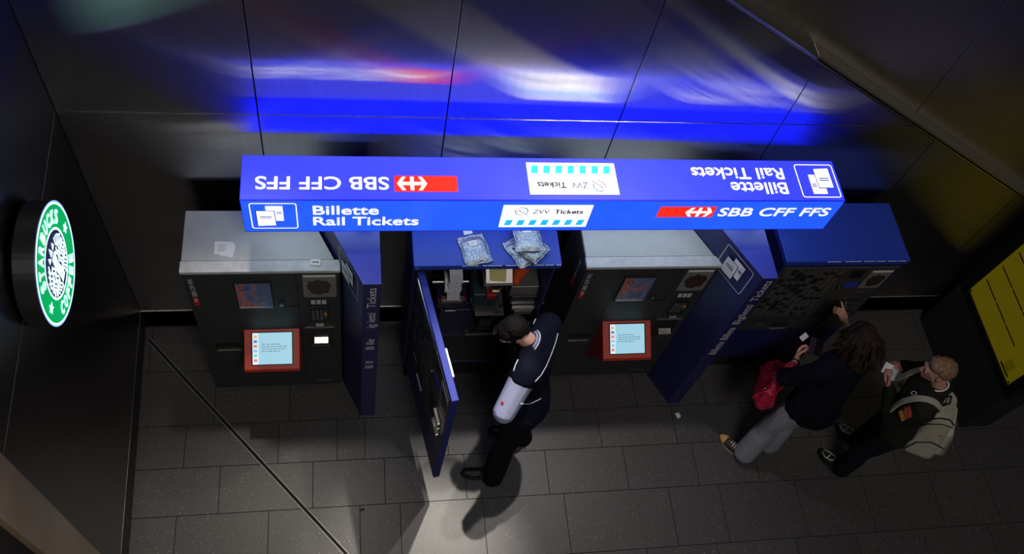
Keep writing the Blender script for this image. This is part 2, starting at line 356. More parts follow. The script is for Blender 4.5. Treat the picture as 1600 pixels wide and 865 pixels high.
# ================================================================== SETTING
# floor: terrazzo slabs in rows parallel to the back wall
f = MB()
rows = [0.0, -.407, -.862, -1.2, -1.562, -2.03, -2.42, -2.86, -3.3]
while rows[-1] > -11: rows.append(rows[-1] - .42)
joints = {2: [-1.22, -.53, -.085, .13, .78, 1.40, 2.04], 3: [-.95, -.268, .274, .90, 1.555, 2.207], 4: [-1.24, -.587, .08, .383, 1.02, 1.666, 2.53, 2.96]}
g = .0028
for i in range(len(rows) - 1):
    xs = [-3.4] + joints.get(i, [])
    if len(xs) == 1: xs.append(-1.7 + random.uniform(0, .5))
    else: xs.insert(1, xs[1] - .62)
    while xs[-1] < 9.5: xs.append(xs[-1] + random.uniform(.52, .68))
    for a, b in zip(xs, xs[1:]): f.box(a + g, rows[i + 1] + g, -.03, b - g, rows[i] - g, 0)
    if i == 0: pass
fl = struct(f.build('floor', 'tile', bevel=0))
fl.data.materials.append(M['grout'])
bs = MB().box(-3.4, -11.2, -.2, 9.8, .2, -.006); n0 = len(fl.data.polygons)
bm = bmesh.new(); bm.from_mesh(fl.data)
vv = [bm.verts.new(p) for p in bs.v]
for q in bs.f:
    fc = bm.faces.new([vv[i] for i in q]); fc.material_index = 1
bm.to_mesh(fl.data); bm.free()
# inlaid diagonal door track in the floor
A, B = V((-1.566, -.114, 0)), V((.62, -2.672, 0)); fr = Frame(A, B - A, V((0, 0, 1)).cross(B - A), (0, 0, 1)); L = (B - A).length
t = MB().box(0, -.018, -.01, L, -.011, .003, fr).box(0, .011, -.01, L, .018, .003, fr)
struct(t.build('trim_1', 'track_metal'))
struct(MB().box(0, -.011, -.01, L, .011, .0012, fr).build('trim_2', 'gap'))

# back wall: brushed panels, cut off along the 30 degree ledge
def zcut(x): return 3.222 - .5875 * (x - 2.757)
def clip(poly, a, b, c):            # keep a*x+b*z <= c
    out = []
    for i in range(len(poly)):
        p, q = poly[i - 1], poly[i]; dp, dq = a * p[0] + b * p[1] - c, a * q[0] + b * q[1] - c
        if (dp <= 0) != (dq <= 0):
            u = dp / (dp - dq); out.append((p[0] + (q[0] - p[0]) * u, p[1] + (q[1] - p[1]) * u))
        if dq <= 0: out.append(q)
    return out
fw = Frame((0, 0, 0), (1, 0, 0), (0, 0, 1))          # n points to the viewer (-Y)
cols = [-1.5877, -.489, .611, 1.695, 2.79, 3.975, 5.08, 6.18, 7.3]
w = MB(); h = .0035
for i in range(len(cols) - 1):
    for z0, z1 in ((.266, 2.643), (2.643, 7.0)):
        poly = [(cols[i] + h, z0 + h), (cols[i + 1] - h, z0 + h), (cols[i + 1] - h, z1 - h), (cols[i] + h, z1 - h)]
        poly = clip(poly, .5875, 1.0, zcut(0) - .006)
        if len(poly) > 2: w.prism(poly, -.02, 0, fw)
struct(w.build('wall_back', 'wall', bevel=.0016))
poly = clip([(-1.6, 0), (7.4, 0), (7.4, 7), (-1.6, 7)], .5875, 1.0, zcut(0) - .02)
struct(MB().prism(poly, -.06, -.021, fw).build('wall_back_core', 'gap'))
struct(MB().box(-1.5877, -.0, .012, 7.3, .03, .262).build('baseboard_back', 'wall_side', bevel=.002))
struct(MB().box(-1.5877, -.004, .2625, 7.3, .02, .2685).build('trim_3', 'steel_edge'))
# sloping steel ledge along the cut, then the upper wall set back behind it
th = math.atan(.5875)
for k, (xa, xb, mm) in enumerate(((-1.56, 2.752, 'steel'), (2.762, 7.2, 'wall_upper'))):
    F = Frame((xa, 0, zcut(xa) + .014), (1, 0, -.5875), (0, 1, 0)); Ls = math.hypot(xb - xa, .5875 * (xb - xa))
    struct(MB().box(0, .012 if k else -.004, 0, Ls, .125, .018, F).build('trim_%d' % (4 + k), mm, bevel=.003))
F = Frame((-1.56, 0, zcut(-1.56)), (1, 0, -.5875), (0, 1, 0))
struct(MB().box(0, -.002, .0005, 9.9, .006, .008, F).build('trim_6', 'steel_edge'))
up = MB(); uc = [-1.6, .2, 2.0, 3.8, 5.6, 7.4]
for a, b in zip(uc, uc[1:]): up.box(a + .003, .125, 0, b - .003, .15, 8.0)
struct(up.build('wall_back_upper', 'wall_upper', bevel=.0016))
# left wall
sL = math.sin(-.0279)
FL = Frame((-1.5877, 0, 0), (-.0279 * -1, -1, 0), (0, 0, 1))     # s runs towards the viewer
FL.N = V((1, .0279, 0)).normalized()
JB = 2.02
w = MB()
for z0, z1 in ((.266, 2.643), (2.643, 7.0)): w.box(.004, z0 + h, -.03, JB, z1 - h, 0, FL)
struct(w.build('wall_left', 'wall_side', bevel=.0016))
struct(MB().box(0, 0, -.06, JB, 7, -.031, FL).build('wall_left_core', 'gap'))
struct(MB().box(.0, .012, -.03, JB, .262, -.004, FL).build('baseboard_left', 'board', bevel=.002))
struct(MB().box(.0, .2625, -.03, JB, .2685, .001, FL).build('trim_7', 'steel_edge'))
# shop entrance jamb, dark return and sill glowing in place of shop light
struct(MB().box(JB + .004, 0, -.25, JB + .26, 7, .02, FL).build('trim_8', 'bronze', bevel=.006))
struct(MB().box(JB + .262, 0, -.9, JB + .36, 7, -.02, FL).build('trim_9', 'gap', bevel=.004))
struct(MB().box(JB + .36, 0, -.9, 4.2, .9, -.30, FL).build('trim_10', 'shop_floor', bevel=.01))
struct(MB().box(JB + .36, .9, -.9, 4.2, 7, -.60, FL).build('wall_left_shop', 'board_frame'))

# ================================================================== OVERHEAD SIGN
SX0, SX1, SY0, SY1, SZ0, SZ1 = -.5808, 3.1285, -.2155, -.5287, 2.2167, 2.5395
sign = thing('overhead_sign', 'long backlit blue overhead sign box for rail tickets above the ticket machines', 'sign', (1.27, -.37, SZ0))
SL = SX1 - SX0
MB().box(SX0, SY1, SZ0, SX1, SY0, SZ1).build('housing', 'sign_end', sign)
FF = Frame((SX0, SY1 - .001, SZ0), (1, 0, 0), (0, 0, 1))
FT = Frame((SX1, SY0, SZ1 + .001), (-1, 0, 0), (0, -1, 0))
FB = Frame((SX1, SY0 + .001, SZ0), (-1, 0, 0), (0, 0, 1))
DEP = SY0 - SY1; HGT = SZ1 - SZ0
MB().box(.004, .004, -.004, SL - .004, HGT - .004, .002, FF).build('front_panel', 'sign_front', sign)
MB().box(.004, .004, -.004, SL - .004, DEP - .004, .002, FT).build('top_panel', 'sign_top', sign)
MB().box(.004, .004, -.004, SL - .004, HGT - .004, .002, FB).build('back_panel', 'sign_back', sign)
MB().box(SX0 + .05, SY1 + .02, SZ0 - .012, SX1 - .05, SY0 - .02, SZ0 + .004).build('light_diffuser', 'sign_under', sign)
MB().box(0, HGT - .004, .001, SL, HGT, .0035, FF).box(0, 0, .001, SL, .004, .0035, FF).build('edge_seam', 'sign_seam', sign)
for x in (.06, 2.62):
    MB().box(x, -.42, 2.103, x + .12, -.30, SZ0).build('mounting_post', 'navy', sign, bevel=.003)
def tickets_icon(fr, x0, y0, k, parent, mw, ml, sheet_name='ticket_symbol'):
    """two overlapping ticket sheets; k = height of the framed symbol"""
    b = MB().flat([(x0 + .34 * k, y0 + .32 * k), (x0 + .70 * k, y0 + .32 * k), (x0 + .70 * k, y0 + .89 * k), (x0 + .33 * k, y0 + .89 * k)], .0060, fr)
    a = MB().flat([(x0 + .13 * k, y0 + .13 * k), (x0 + .52 * k, y0 + .15 * k), (x0 + .50 * k, y0 + .71 * k), (x0 + .13 * k, y0 + .71 * k)], .0080, fr)
    edge = MB().flat([(x0 + .11 * k, y0 + .12 * k), (x0 + .54 * k, y0 + .14 * k), (x0 + .52 * k, y0 + .735 * k), (x0 + .11 * k, y0 + .735 * k)], .0070, fr)
    l = MB()
    for u, v, ww in ((.19, .42, .26), (.19, .48, .26), (.56, .60, .12), (.56, .66, .12)):
        l.flat([(x0 + u * k, y0 + v * k), (x0 + (u + ww) * k, y0 + v * k), (x0 + (u + ww) * k, y0 + (v + .032) * k), (x0 + u * k, y0 + (v + .032) * k)], .0090, fr)
    l.text('2', x0 + .38 * k, x0 + .42 * k, y0 + .57 * k, y0 + .63 * k, .009, fr); l.text('1', x0 + .62 * k, x0 + .635 * k, y0 + .77 * k, y0 + .83 * k, .009, fr)
    s = a.add(b.v, b.f).build(sheet_name, mw, parent, extra='keep')
    ll = l.add(edge.v, edge.f).build('print', ml, s, extra='keep')
    return s
def frame_outline(fr, x0, y0, x1, y1, r, w_, n):
    o = rrect(x0, y0, x1, y1, r); i = rrect(x0 + w_, y0 + w_, x1 - w_, y1 - w_, max(.001, r - w_)); b = MB()
    for k in range(len(o)): b.flat([o[k], o[(k + 1) % len(o)], i[(k + 1) % len(o)], i[k]], n, fr)
    return b
def rail_arrow(fr, x0, x1, y0, y1, n):
    """double arrow with a cross in the middle"""
    b = MB(); cx, cy = (x0 + x1) / 2, (y0 + y1) / 2; hw, hh = (x1 - x0) / 2, (y1 - y0) / 2; q = hh * .24
    b.flat([(cx - hw * .80, cy - q), (cx + hw * .80, cy - q), (cx + hw * .80, cy + q), (cx - hw * .80, cy + q)], n, fr)
    b.flat([(cx - q * .9, cy - hh), (cx + q * .9, cy - hh), (cx + q * .9, cy + hh), (cx - q * .9, cy + hh)], n, fr)
    for sg in (1, -1):
        tip, inn, o2 = cx + sg * hw, cx + sg * hw * .42, cx + sg * hw * .66
        for v in (1, -1):
            b.flat([(tip, cy), (o2, cy + v * hh), (inn, cy + v * hh), (cx + sg * hw * .74, cy)], n + .0003 * v, fr)
    return b
def sign_face(fr, ds, dt, sx=1.0):
    X = lambda a: a + ds
    n = .0050
    frame_outline(fr, X(.045), .037 + dt, X(.309), .296 + dt, .018, .0055, n).build('symbol_frame', 'sign_white', sign, extra='keep')
    tickets_icon(fr, X(.048), .037 + dt, .26, sign, 'sign_white', 'sign_line_blue')
    MB().text('Billette', X(.399), X(.776), .183 + dt, .270 + dt, n, fr, .012).build('lettering', 'sign_white', sign, extra='keep')
    MB().text('Rail Tickets', X(.397), X(1.016), .070 + dt, .156 + dt, n, fr, .012).build('lettering', 'sign_white', sign, extra='keep')
    pn = MB().flat([(X(1.512), .043 + dt), (X(2.066), .043 + dt), (X(2.066), .279 + dt), (X(1.512), .279 + dt)], n, fr).build('white_field', 'sign_white', sign, extra='keep')
    b = MB()
    for i in range(7):
        u = X(1.540 + i * .0755); b.flat([(u, .064 + dt), (u + .042, .064 + dt), (u + .052, .124 + dt), (u + .010, .124 + dt)], n + .001, fr)
    b.build('stripe_row', 'sign_cyan', pn, extra='keep')
    b = MB().text('Tickets', X(1.834), X(2.016), .190 + dt, .234 + dt, n + .001, fr, .032)
    b.build('lettering', 'sign_ink', pn, extra='keep')
    c = (X(1.630), .217 + dt)
    b = MB().text('ZVV', X(1.698), X(1.804), .190 + dt, .233 + dt, n + .001, fr, .016)
    b.ring(c, .0345, .0410, n + .001, fr, 24, -.6, 2.3).ring(c, .0345, .0410, n + .001, fr, 16, 2.9, 5.0)
    b.ribbon([(c[0] - .022, c[1] + .012), (c[0] + .042, c[1] - .040)], .0065, n + .0012, fr)
    b.build('emblem', 'sign_thin', pn, extra='keep')
    MB().ribbon([(c[0] - .050, c[1] + .012), (c[0] - .004, c[1] + .012)], .005, n + .0015, fr).build('emblem_line', 'sign_red', pn, extra='keep')
    MB().ribbon([(c[0] - .006, c[1] + .010), (c[0] + .032, c[1] + .040)], .006, n + .0015, fr).build('emblem_line', 'sign_cyan', pn, extra='keep')
    rd = MB().flat([(X(2.498), .148 + dt), (X(2.868), .148 + dt), (X(2.868), .263 + dt), (X(2.498), .263 + dt)], n, fr).build('red_field', 'sign_red', sign, extra='keep')
    rail_arrow(fr, X(2.676), X(2.853), .156 + dt, .253 + dt, n + .001).build('arrow_emblem', 'sign_white', rd, extra='keep')
    MB().text('SBB CFF FFS', X(2.900), X(3.655), .160 + dt, .248 + dt, n, fr, .012).build('lettering', 'sign_white', sign, extra='keep')
sign_face(FF, 0, 0)
sign_face(FT, -.026, -.004)

# ================================================================== PYLONS
def pylon(xl, xr, label, words, back):
    p = thing('sign_pylon', label, 'pylon', ((xl + xr) / 2, -.80, 0), 'blue pylons carrying the overhead sign')
    y0, y1 = -.839, -.24
    poly = [(xl, y0), (xr, y0), (xr, y1), (xl - back * (y1 - y0), y1)]
    fz = Frame((0, 0, 0), (1, 0, 0), (0, 1, 0))
    MB().prism(poly, 0.0, 2.098, fz).build('column', 'navy', p, bevel=.004)
    MB().prism(poly, 2.098, 2.1022, fz).build('top_cover', 'blue_lit', p)  # lighter blue than the column: glow of the sign above put into the colour
    fr = Frame((xl, y0 - .0015, 0), (0, 0, 1), (-1, 0, 0), (0, -1, 0))       # letters climb the narrow front
    b = MB()
    for s, z0, z1 in words: b.text(s, z0, z1, -.080, -.026, 0, fr)
    b.build('lettering', 'grey_print', p, extra='keep')
    # symbol on the slanting left face
    d = V((-back, 1, 0)).normalized(); q = Frame(V((xl, y0, 0)), -d, (0, 0, 1)); q.N = V((-1, -back, 0)).normalized()
    w_ = .30; s0 = -.335
    frame_outline(q, s0, 1.78, s0 + .27, 2.06, .018, .005, .002).build('symbol_frame', 'grey_print', p, extra='keep')
    tickets_icon(q, s0 + .015, 1.785, .27, p, 'white_print', 'navy')
    return p
pylon(.1017, .2098, 'slim blue sign pylon with worn lettering between the two left ticket machines', [('B ll', .905, 1.02), ('B lle', 1.210, 1.367), ('ig ietti', 1.534, 1.738), ('Tickets', 1.808, 2.058)], .455)
pylon(2.671, 2.7765, 'blue sign pylon with complete lettering between the two right ticket machines', [('Billette', .958, 1.17), ('Billets', 1.205, 1.40), ('Biglietti', 1.455, 1.74), ('Tickets', 1.795, 2.07)], .505)

# ================================================================== GREY TOUCH-SCREEN MACHINES
def grey_machine(x0, x1, label, chamfer):
    H = 1.85; yF = -.5807; yB = -.1314; W = x1 - x0
    m = thing('ticket_machine', label, 'ticket machine', ((x0 + x1) / 2, -.36, 0), 'touch-screen ticket machines')
    fz = Frame((0, 0, 0), (1, 0, 0), (0, 1, 0))
    ch = chamfer * (yB - yF)
    poly = [(x0, yF), (x1, yF), (x1 - ch, yB), (x0, yB)]
    MB().prism([(x0 + .02, yF + .05), (x1 - .03, yF + .05), (x1 - ch - .02, yB), (x0 + .02, yB)], 0, .062, fz).build('plinth', 'plinth', m)
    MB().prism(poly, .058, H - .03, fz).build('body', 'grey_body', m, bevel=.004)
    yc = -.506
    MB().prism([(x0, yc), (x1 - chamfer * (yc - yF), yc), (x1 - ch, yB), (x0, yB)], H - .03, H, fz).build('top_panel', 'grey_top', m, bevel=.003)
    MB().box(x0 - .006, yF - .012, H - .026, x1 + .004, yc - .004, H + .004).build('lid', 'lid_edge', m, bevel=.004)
    F = Frame((x0, yF, 0), (1, 0, 0), (0, 0, 1))          # front face: s, z, n outward
    MB().box(.265, .09, -.002, .268, 1.80, .0008, F).box(.685, .09, -.002, .689, 1.80, .0008, F).box(.02, .085, -.002, W - .02, .088, .0008, F).build('door_gap', 'gap', m)
    pf = MB().box(.296, 1.362, -.004, .530, 1.708, .010, F).build('poster_frame', 'black', m, bevel=.003)
    MB().box(.306, 1.377, .009, .522, 1.698, .0115, F).build('poster', 'poster', pf)
    b = MB().ring((.352, 1.645), .020, .026, .0122, F, 24)
    b.build('print', 'black', pf, extra='keep')
    MB().box(.312, 1.380, .0112, .516, 1.386, .0122, F).box(.312, 1.392, .0112, .47, 1.396, .0122, F).build('print', 'white_print', pf)
    cd = MB().box(.728, 1.497, -.002, W - .024, 1.787, .004, F).build('payment_card_sign', 'card_grey', m, bevel=.002)
    rnd = random.Random(3); b = MB()
    pts = []
    for i in range(26):
        t = 2 * math.pi * i / 26; r = .74 + .26 * rnd.random(); pts.append((.832 + .090 * r * math.cos(t), 1.635 + .108 * r * math.sin(t)))
    b.flat(pts, .0052, F); b.build('picture', 'swirl_card', cd, extra='keep')
    MB().box(.735, 1.765, .003, W - .03, 1.782, .0052, F).build('print', 'white_print', cd)
    lk = MB().box(.560, 1.374, -.002, .598, 1.432, .012, F).build('lock', 'darkmetal', m, bevel=.003)
    MB().cyl(F(.579, 1.418, .010), F(.579, 1.418, .018), .011).build('lock_barrel', 'chrome', lk)
    MB().box(.60, 1.352, -.002, .69, 1.366, .005, F).build('handle_strip', 'black', m)
    kp = MB().box(.752, 1.165, -.002, .885, 1.378, .014, F).build('keypad', 'black', m, bevel=.004)
    for nm, mm, cells in (('key', 'keys', [(i, j) for i in range(3) for j in range(4)]), ('key', 'key_r', [(3, 3)]), ('key', 'key_y', [(3, 2)]), ('key', 'key_g', [(3, 1)])):
        for i, j in cells: MB().box(.772 + i * .027, 1.195 + j * .036, .012, .772 + i * .027 + .019, 1.195 + j * .036 + .024, .020, F).build(nm, mm, kp, bevel=.002)
    b = MB()
    for i in range(3):
        for j in range(3): b.box(.770 + i * .036, 1.398 + j * .020, -.002, .770 + i * .036 + .028, 1.398 + j * .020 + .009, .002, F)
    b.build('card_symbols', 'grey_print', m)
    sl = MB().box(.785, 1.095, -.002, .853, 1.150, .016, F).build('card_slot', 'darkmetal', m, bevel=.003)
    MB().box(.790, 1.108, .014, .848, 1.132, .026, F).build('slot_lip', 'chrome', sl, bevel=.003)
    MB().box(.716, 1.058, -.002, .917, 1.066, .010, F).build('trim_bar', 'dullmetal', m)
    tr = MB().box(.732, .760, -.03, .902, 1.040, .003, F).build('change_tray', 'black', m, bevel=.003)
    MB().prism([(.006, .0), (.05, .02), (.05, .026), (.006, .05)], .772, .874, Frame(F(0, .868, 0), (0, -1, 0), (0, 0, 1), (1, 0, 0))).build('tray_flap', 'chrome', tr, bevel=.003)
    MB().box(.748, .785, .002, .886, .800, .022, F).build('tray_lip', 'darkmetal', tr, bevel=.003)
    co = MB().box(.080, .755, -.02, .252, .842, .002, F).build('ticket_slot', 'gap', m)
    MB().box(.086, .746, -.002, .252, .757, .016, F).build('slot_lip', 'chrome', co, bevel=.002)
    MB().box(.768, .131, -.002, .874, .138, .0015, F).build('maker_plate', 'dullmetal', m)
    # vertical name with the red emblem
    q = Frame(F(.060, 1.515, .0012), (0, 0, 1), (-1, 0, 0), (0, -1, 0))
    MB().text('SBB CFF FFS', .012, .236, .003, .031, 0, q).build('lettering', 'grey_print', m, extra='keep')
    rd = MB().box(.026, 1.408, -.002, .058, 1.512, .0012, F).build('red_emblem', 'red_print', m)
    rail_arrow(q, -.055, -.012, .008, .026, .0012).build('arrow', 'white_print', rd, extra='keep')
    # the same on the left side wall
    q2 = Frame((x0 - .0016, yF + .105, 1.50), (0, 0, 1), (0, 1, 0), (-1, 0, 0))
    MB().text('SBB CFF FFS', .012, .220, .003, .031, 0, q2).build('lettering', 'grey_print', m, extra='keep')
    MB().box(x0 - .0014, yF + .106, 1.40, x0 + .001, yF + .138, 1.50).build('red_emblem', 'red_print', m)
    # tilted touch screen on its wedge
    S0, S1 = .298, .676; zt, zf, zb, pr = 1.040, .902, .465, .245
    q = Frame(F(0, 0, 0), (0, -1, 0), (0, 0, 1), (1, 0, 0))     # (outward, z) profile extruded along +X
    wd = MB().prism([(-.01, zt), (.0, zt), (pr, zf), (pr + .004, zf - .030), (-.01, zb)], S0, S1, q).build('screen_wedge', 'red_bezel', m, bevel=.004)
    T = V((0, pr, zt - zf)).normalized()
    sl_ = math.hypot(pr, zt - zf)
    G = Frame(F(S0, zf, pr), (1, 0, 0), T)                      # lying on the tilted face
    Wd = S1 - S0
    sb = MB().box(.048, .030, -.003, Wd - .044, sl_ - .016, .0035, G).build('screen_border', 'dead_border', m, bevel=.001)
    a0, a1, b0, b1 = .057, Wd - .053, .037, sl_ - .024
    sc_ = MB().box(a0, b0, .002, a1, b1, .0045, G).build('touch_screen', 'screen', m)
    MB().box(a0, b0, .0044, a0 + .040, b1, .0050, G).build('sidebar', 'screen_bar', sc_)
    for i, mm in enumerate(('icon_y', 'icon_b', 'icon_r', 'icon_c', 'icon_c', 'icon_r')):
        v = b1 - .036 - i * .033; MB().box(a0 + .008, v, .0049, a0 + .031, v + .019, .0053, G).build('icon', mm, sc_)
    b = MB(); rr = random.Random(5)
    for i, (u1) in enumerate((.165, .20, .215, .17)):
        v = b1 - .083 - i * .0165; u = a0 + .062
        while u < a0 + u1 + .018:
            ww = rr.uniform(.012, .030); b.box(u, v, .0044, min(u + ww, a1 - .01), v + .0052, .0049, G); u += ww + .006
    b.build('screen_text', 'screen_text', sc_)
    return m
grey_machine(-1.0018, -.0373, 'grey touch-screen ticket machine at the left end with white receipts on its top', .455)
grey_machine(1.5881, 2.5377, 'grey touch-screen ticket machine with bare top between open blue machine and right pylon', .505)

# ================================================================== BLUE MACHINES
def key_grid(F, x0, z0, x1, z1, n):
    """rows of small destination keys with worn print"""
    b = MB(); c = MB(); rr = random.Random(11); nc, nr = 9, 17
    cw, rh = (x1 - x0) / nc, (z1 - z0) / nr
    for i in range(nc):
        for j in range(nr):
            u, v = x0 + i * cw, z0 + j * rh
            (b if rr.random() < .30 else c).box(u + .004, v + .006, n, u + cw * rr.uniform(.62, .92), v + rh - .006, n + .0035, F)
    return b, c
def blue_front(F, parent, W, zlo, with_grid=True):
    """fittings of the blue machine's face; F: s along the face, z, n outward"""
    pn = MB().box(.022, .800, -.004, W - .022, 1.758, .004, F).build('front_panel', 'grey_panel', parent, bevel=.002)
    MB().box(.024, 1.752, .002, W - .024, 1.758, .007, F).build('panel_edge', 'dullmetal', pn)
    b, c = key_grid(F, .052, 1.040, .520, 1.735, .0035)
    b.build('destination_print', 'black', pn); c.build('destination_print', 'keys', pn)
    MB().box(.060, .985, .003, .52, .992, .0055, F).box(.060, .962, .003, .52, .967, .0055, F).box(.060, .94, .003, .40, .944, .0055, F).build('print', 'black', pn)
    MB().box(.585, 1.600, .002, .682, 1.712, .0065, F).build('display', 'black', parent, bevel=.002)
    MB().box(.572, .985, .002, .738, 1.268, .0065, F).build('note_window', 'gap', parent, bevel=.002)
    MB().box(.609, 1.463, .002, .711, 1.540, .0065, F).build('blue_label', 'blue', parent)
    lk = MB().cyl(F(.574, 1.484, .0), F(.574, 1.484, .02), .020).build('lock', 'darkmetal', parent)
    MB().cyl(F(.574, 1.484, .018), F(.574, 1.484, .024), .009).build('lock_barrel', 'brass', lk)
    cd = MB().box(.735, 1.452, .002, W - .035, 1.712, .006, F).build('payment_card_sign', 'card_grey', parent, bevel=.002)
    rnd = random.Random(3); pts = []
    for i in range(26):
        t = 2 * math.pi * i / 26; r = .72 + .28 * rnd.random(); pts.append((.828 + .076 * r * math.cos(t), 1.568 + .098 * r * math.sin(t)))
    MB().flat(pts, .0068, F).build('picture', 'swirl_card', cd, extra='keep')
    MB().box(.742, 1.685, .005, W - .04, 1.706, .0068, F).build('print', 'white_print', cd)
    MB().box(.749, 1.387, .002, .836, 1.398, .006, F).build('small_label', 'dullmetal', parent)
    for k, (u0, u1, z) in enumerate(((.736, .862, 1.250), (.775, .870, 1.180), (.732, .870, 1.074))):
        s = MB().box(u0, z - .022, .002, u1, z + .028, .012, F).build('slot', 'black', parent, bevel=.002)
        MB().box(u0 + .004, z - .008, .010, u1 - .004, z + .010, .030, F).build('slot_lip', 'chrome', s, bevel=.003)
    co = MB().box(.290, .835, .002, .432, .905, .0065, F).build('change_tray', 'gap', parent)
    MB().box(.292, .822, .002, .430, .836, .020, F).build('tray_lip', 'dullmetal', co, bevel=.002)
    MB().box(.147, .880, .002, .228, .893, .0065, F).build('small_label', 'dullmetal', parent)
    MB().tube([F(.723, .803, .008), F(.716, .85, .010), F(.735, .90, .008)], .003).build('crack_mark', 'dullmetal', parent)
    return pn
def blue_shell(x0, x1, label, opened):
    W = x1 - x0; yF = -.5593; yB = -.0715; H = 1.86
    m = thing('ticket_machine', label, 'ticket machine', ((x0 + x1) / 2, -.32, 0), 'blue ticket machines')
    MB().box(x0 - .006, yF - .012, H - .052, x1 + .006, yB, H).build('top_cover', 'blue', m, bevel=.006)
    rr = random.Random(2); b = MB(); u = x0 + W * .32
    while u < x1 - .02:
        ww = rr.uniform(.02, .11); b.box(u, yF - .0135, H - .0075, min(u + ww, x1), yF - .009, H - .0025); u += ww + rr.uniform(.004, .03)
    b.build('worn_edge', 'wear', m)
    MB().box(x0 + .02, yF + .06, 0, x1 - .02, yB, .26).build('plinth', 'plinth', m)
    if not opened:
        MB().box(x0, yF + .05, .25, x1, yB, H - .05).build('body', 'navy', m, bevel=.004)
        F = Frame((x0, yF + .002, 0), (1, 0, 0), (0, 0, 1))
        MB().box(.004, .30, -.055, W - .004, 1.790, 0, F).build('door', 'navy', m, bevel=.004)
        blue_front(F, m, W, .30)
    return m
blue_shell(3.0237, 3.9651, 'closed blue ticket machine at the right end that the woman is pressing', False)
om = blue_shell(.4367, 1.4060, 'open blue ticket machine showing its inner works, silver packets on top', True)
x0, x1, yF, yB = .4367, 1.4060, -.5593, -.0715
for a, b in ((x0, x0 + .02), (x1 - .02, x1)): MB().box(a, yF + .05, .25, b, yB, 1.81).build('side_wall', 'navy', om, bevel=.003)
MB().box(x0 + .02, yB - .02, .25, x1 - .02, yB, 1.81).build('back_wall', 'black', om)
MB().box(x0 + .02, yF + .055, .215, x1 - .02, yB, .25).build('bottom_shelf', 'navy', om, bevel=.003)
MB().box(x0 + .02, yF + .10, .60, x0 + .46, yB - .02, .62).build('shelf', 'bluebox', om)
MB().box(x0 + .47, yF + .12, .585, x1 - .18, yB - .02, .600).build('shelf', 'darkmetal', om)
MB().box(x0 + .47, yF + .112, .585, x1 - .26, yF + .122, .612).build('shelf_rail', 'dullmetal', om)
Q = Frame((x0, -.45, 0), (1, 0, 0), (0, 0, 1))
# receipt printer with its roll
pr_ = MB().box(.205, 1.075, -.22, .418, 1.19, .01, Q).build('receipt_printer', 'bluebox', om, bevel=.006)
MB().box(.235, 1.165, -.02, .385, 1.205, .018, Q).build('printer_bar', 'dullmetal', pr_, bevel=.002)
MB().box(.270, 1.038, -.02, .352, 1.056, .020, Q).build('ticket_lip', 'chrome', pr_, bevel=.002)
for u in (.232, .388): MB().box(u, 1.185, -.01, u + .016, 1.215, .014, Q).build('latch', 'slip_red', pr_, bevel=.002)
rl = MB().cyl(Q(.248, 1.325, -.070), Q(.362, 1.325, -.070), .080, seg=32).build('paper_roll', 'paper', om, smooth=False)
MB().cyl(Q(.165, 1.325, -.070), Q(.425, 1.325, -.070), .013).build('spindle', 'chrome', om)
MB().cyl(Q(.366, 1.325, -.070), Q(.374, 1.325, -.070), .055).build('roll_holder', 'darkmetal', om)
b = MB(); prof = [(-.06, 1.74), (-.01, 1.66), (.008, 1.56), (.013, 1.44), (.014, 1.34), (.014, 1.19)]
for (n0, z0), (n1, z1) in zip(prof, prof[1:]): b.quad(Q(.262, z0, n0), Q(.352, z0, n0), Q(.366, z1, n1), Q(.274, z1, n1)) if z1 < 1.5 else b.quad(Q(.250, z0, n0), Q(.338, z0, n0), Q(.352, z1, n1), Q(.262, z1, n1))
st = b.build('paper_strip', 'paper', rl)
so = st.modifiers.new('thick', 'SOLIDIFY'); so.thickness = .0012
b = MB()
for i in range(5):
    z = 1.225 + i * .055; b.box(.318, z, .0145, .322, z + .014, .0158, Q)
b.build('print', 'ink', rl)
MB().box(.245, .62, -.25, .500, .985, -.02, Q).build('coin_safe', 'bluebox', om, bevel=.006)
MB().cyl(Q(.105, 1.308, -.02), Q(.135, 1.308, -.02), .012).build('bolt', 'chrome', om)
# note reader column
nr_ = MB().prism([(-.24, 1.41), (.012, 1.41), (.012, 1.425), (-.14, 1.535), (-.24, 1.535)], .525, .722, Frame((x0, -.45, 0), (0, -1, 0), (0, 0, 1), (1, 0, 0))).build('note_reader', 'dullmetal', om, bevel=.005)
MB().box(.515, 1.398, -.24, .730, 1.412, .015, Q).build('reader_tray', 'dullmetal', nr_, bevel=.002)
MB().prism([(.030, .022), (.145, .012), (.150, .125), (.026, .132)], .001, .003, Frame((x0 + .525, -.462, 1.425), (1, 0, 0), (0, .152, .110))).build('yellow_note', 'note', nr_)
MB().cyl(Q(.555, 1.320, -.03), Q(.555, 1.400, -.03), .027).build('motor', 'dullmetal', nr_)
d_ = MB().box(.580, 1.315, -.06, .652, 1.398, .0, Q).build('reader_display', 'black', nr_, bevel=.003)
MB().box(.576, 1.310, -.06, .656, 1.316, .004, Q).box(.576, 1.396, -.06, .656, 1.402, .004, Q).box(.576, 1.31, -.06, .582, 1.40, .004, Q).box(.650, 1.31, -.06, .656, 1.40, .004, Q).build('display_rim', 'brass', d_)
MB().box(.590, 1.285, -.04, .640, 1.305, .01, Q).build('reader_lip', 'chrome', nr_, bevel=.002)
MB().box(.563, 1.180, -.06, .627, 1.232, .0, Q).build('red_lever', 'slip_red', om, bevel=.004)
MB().box(.470, .965, -.24, .660, 1.185, -.03, Q).build('cash_cassette', 'teal', om, bevel=.012)
MB().box(.505, .940, -.24, .725, .957, .012, Q).build('slide_rail', 'dullmetal', om, bevel=.002)
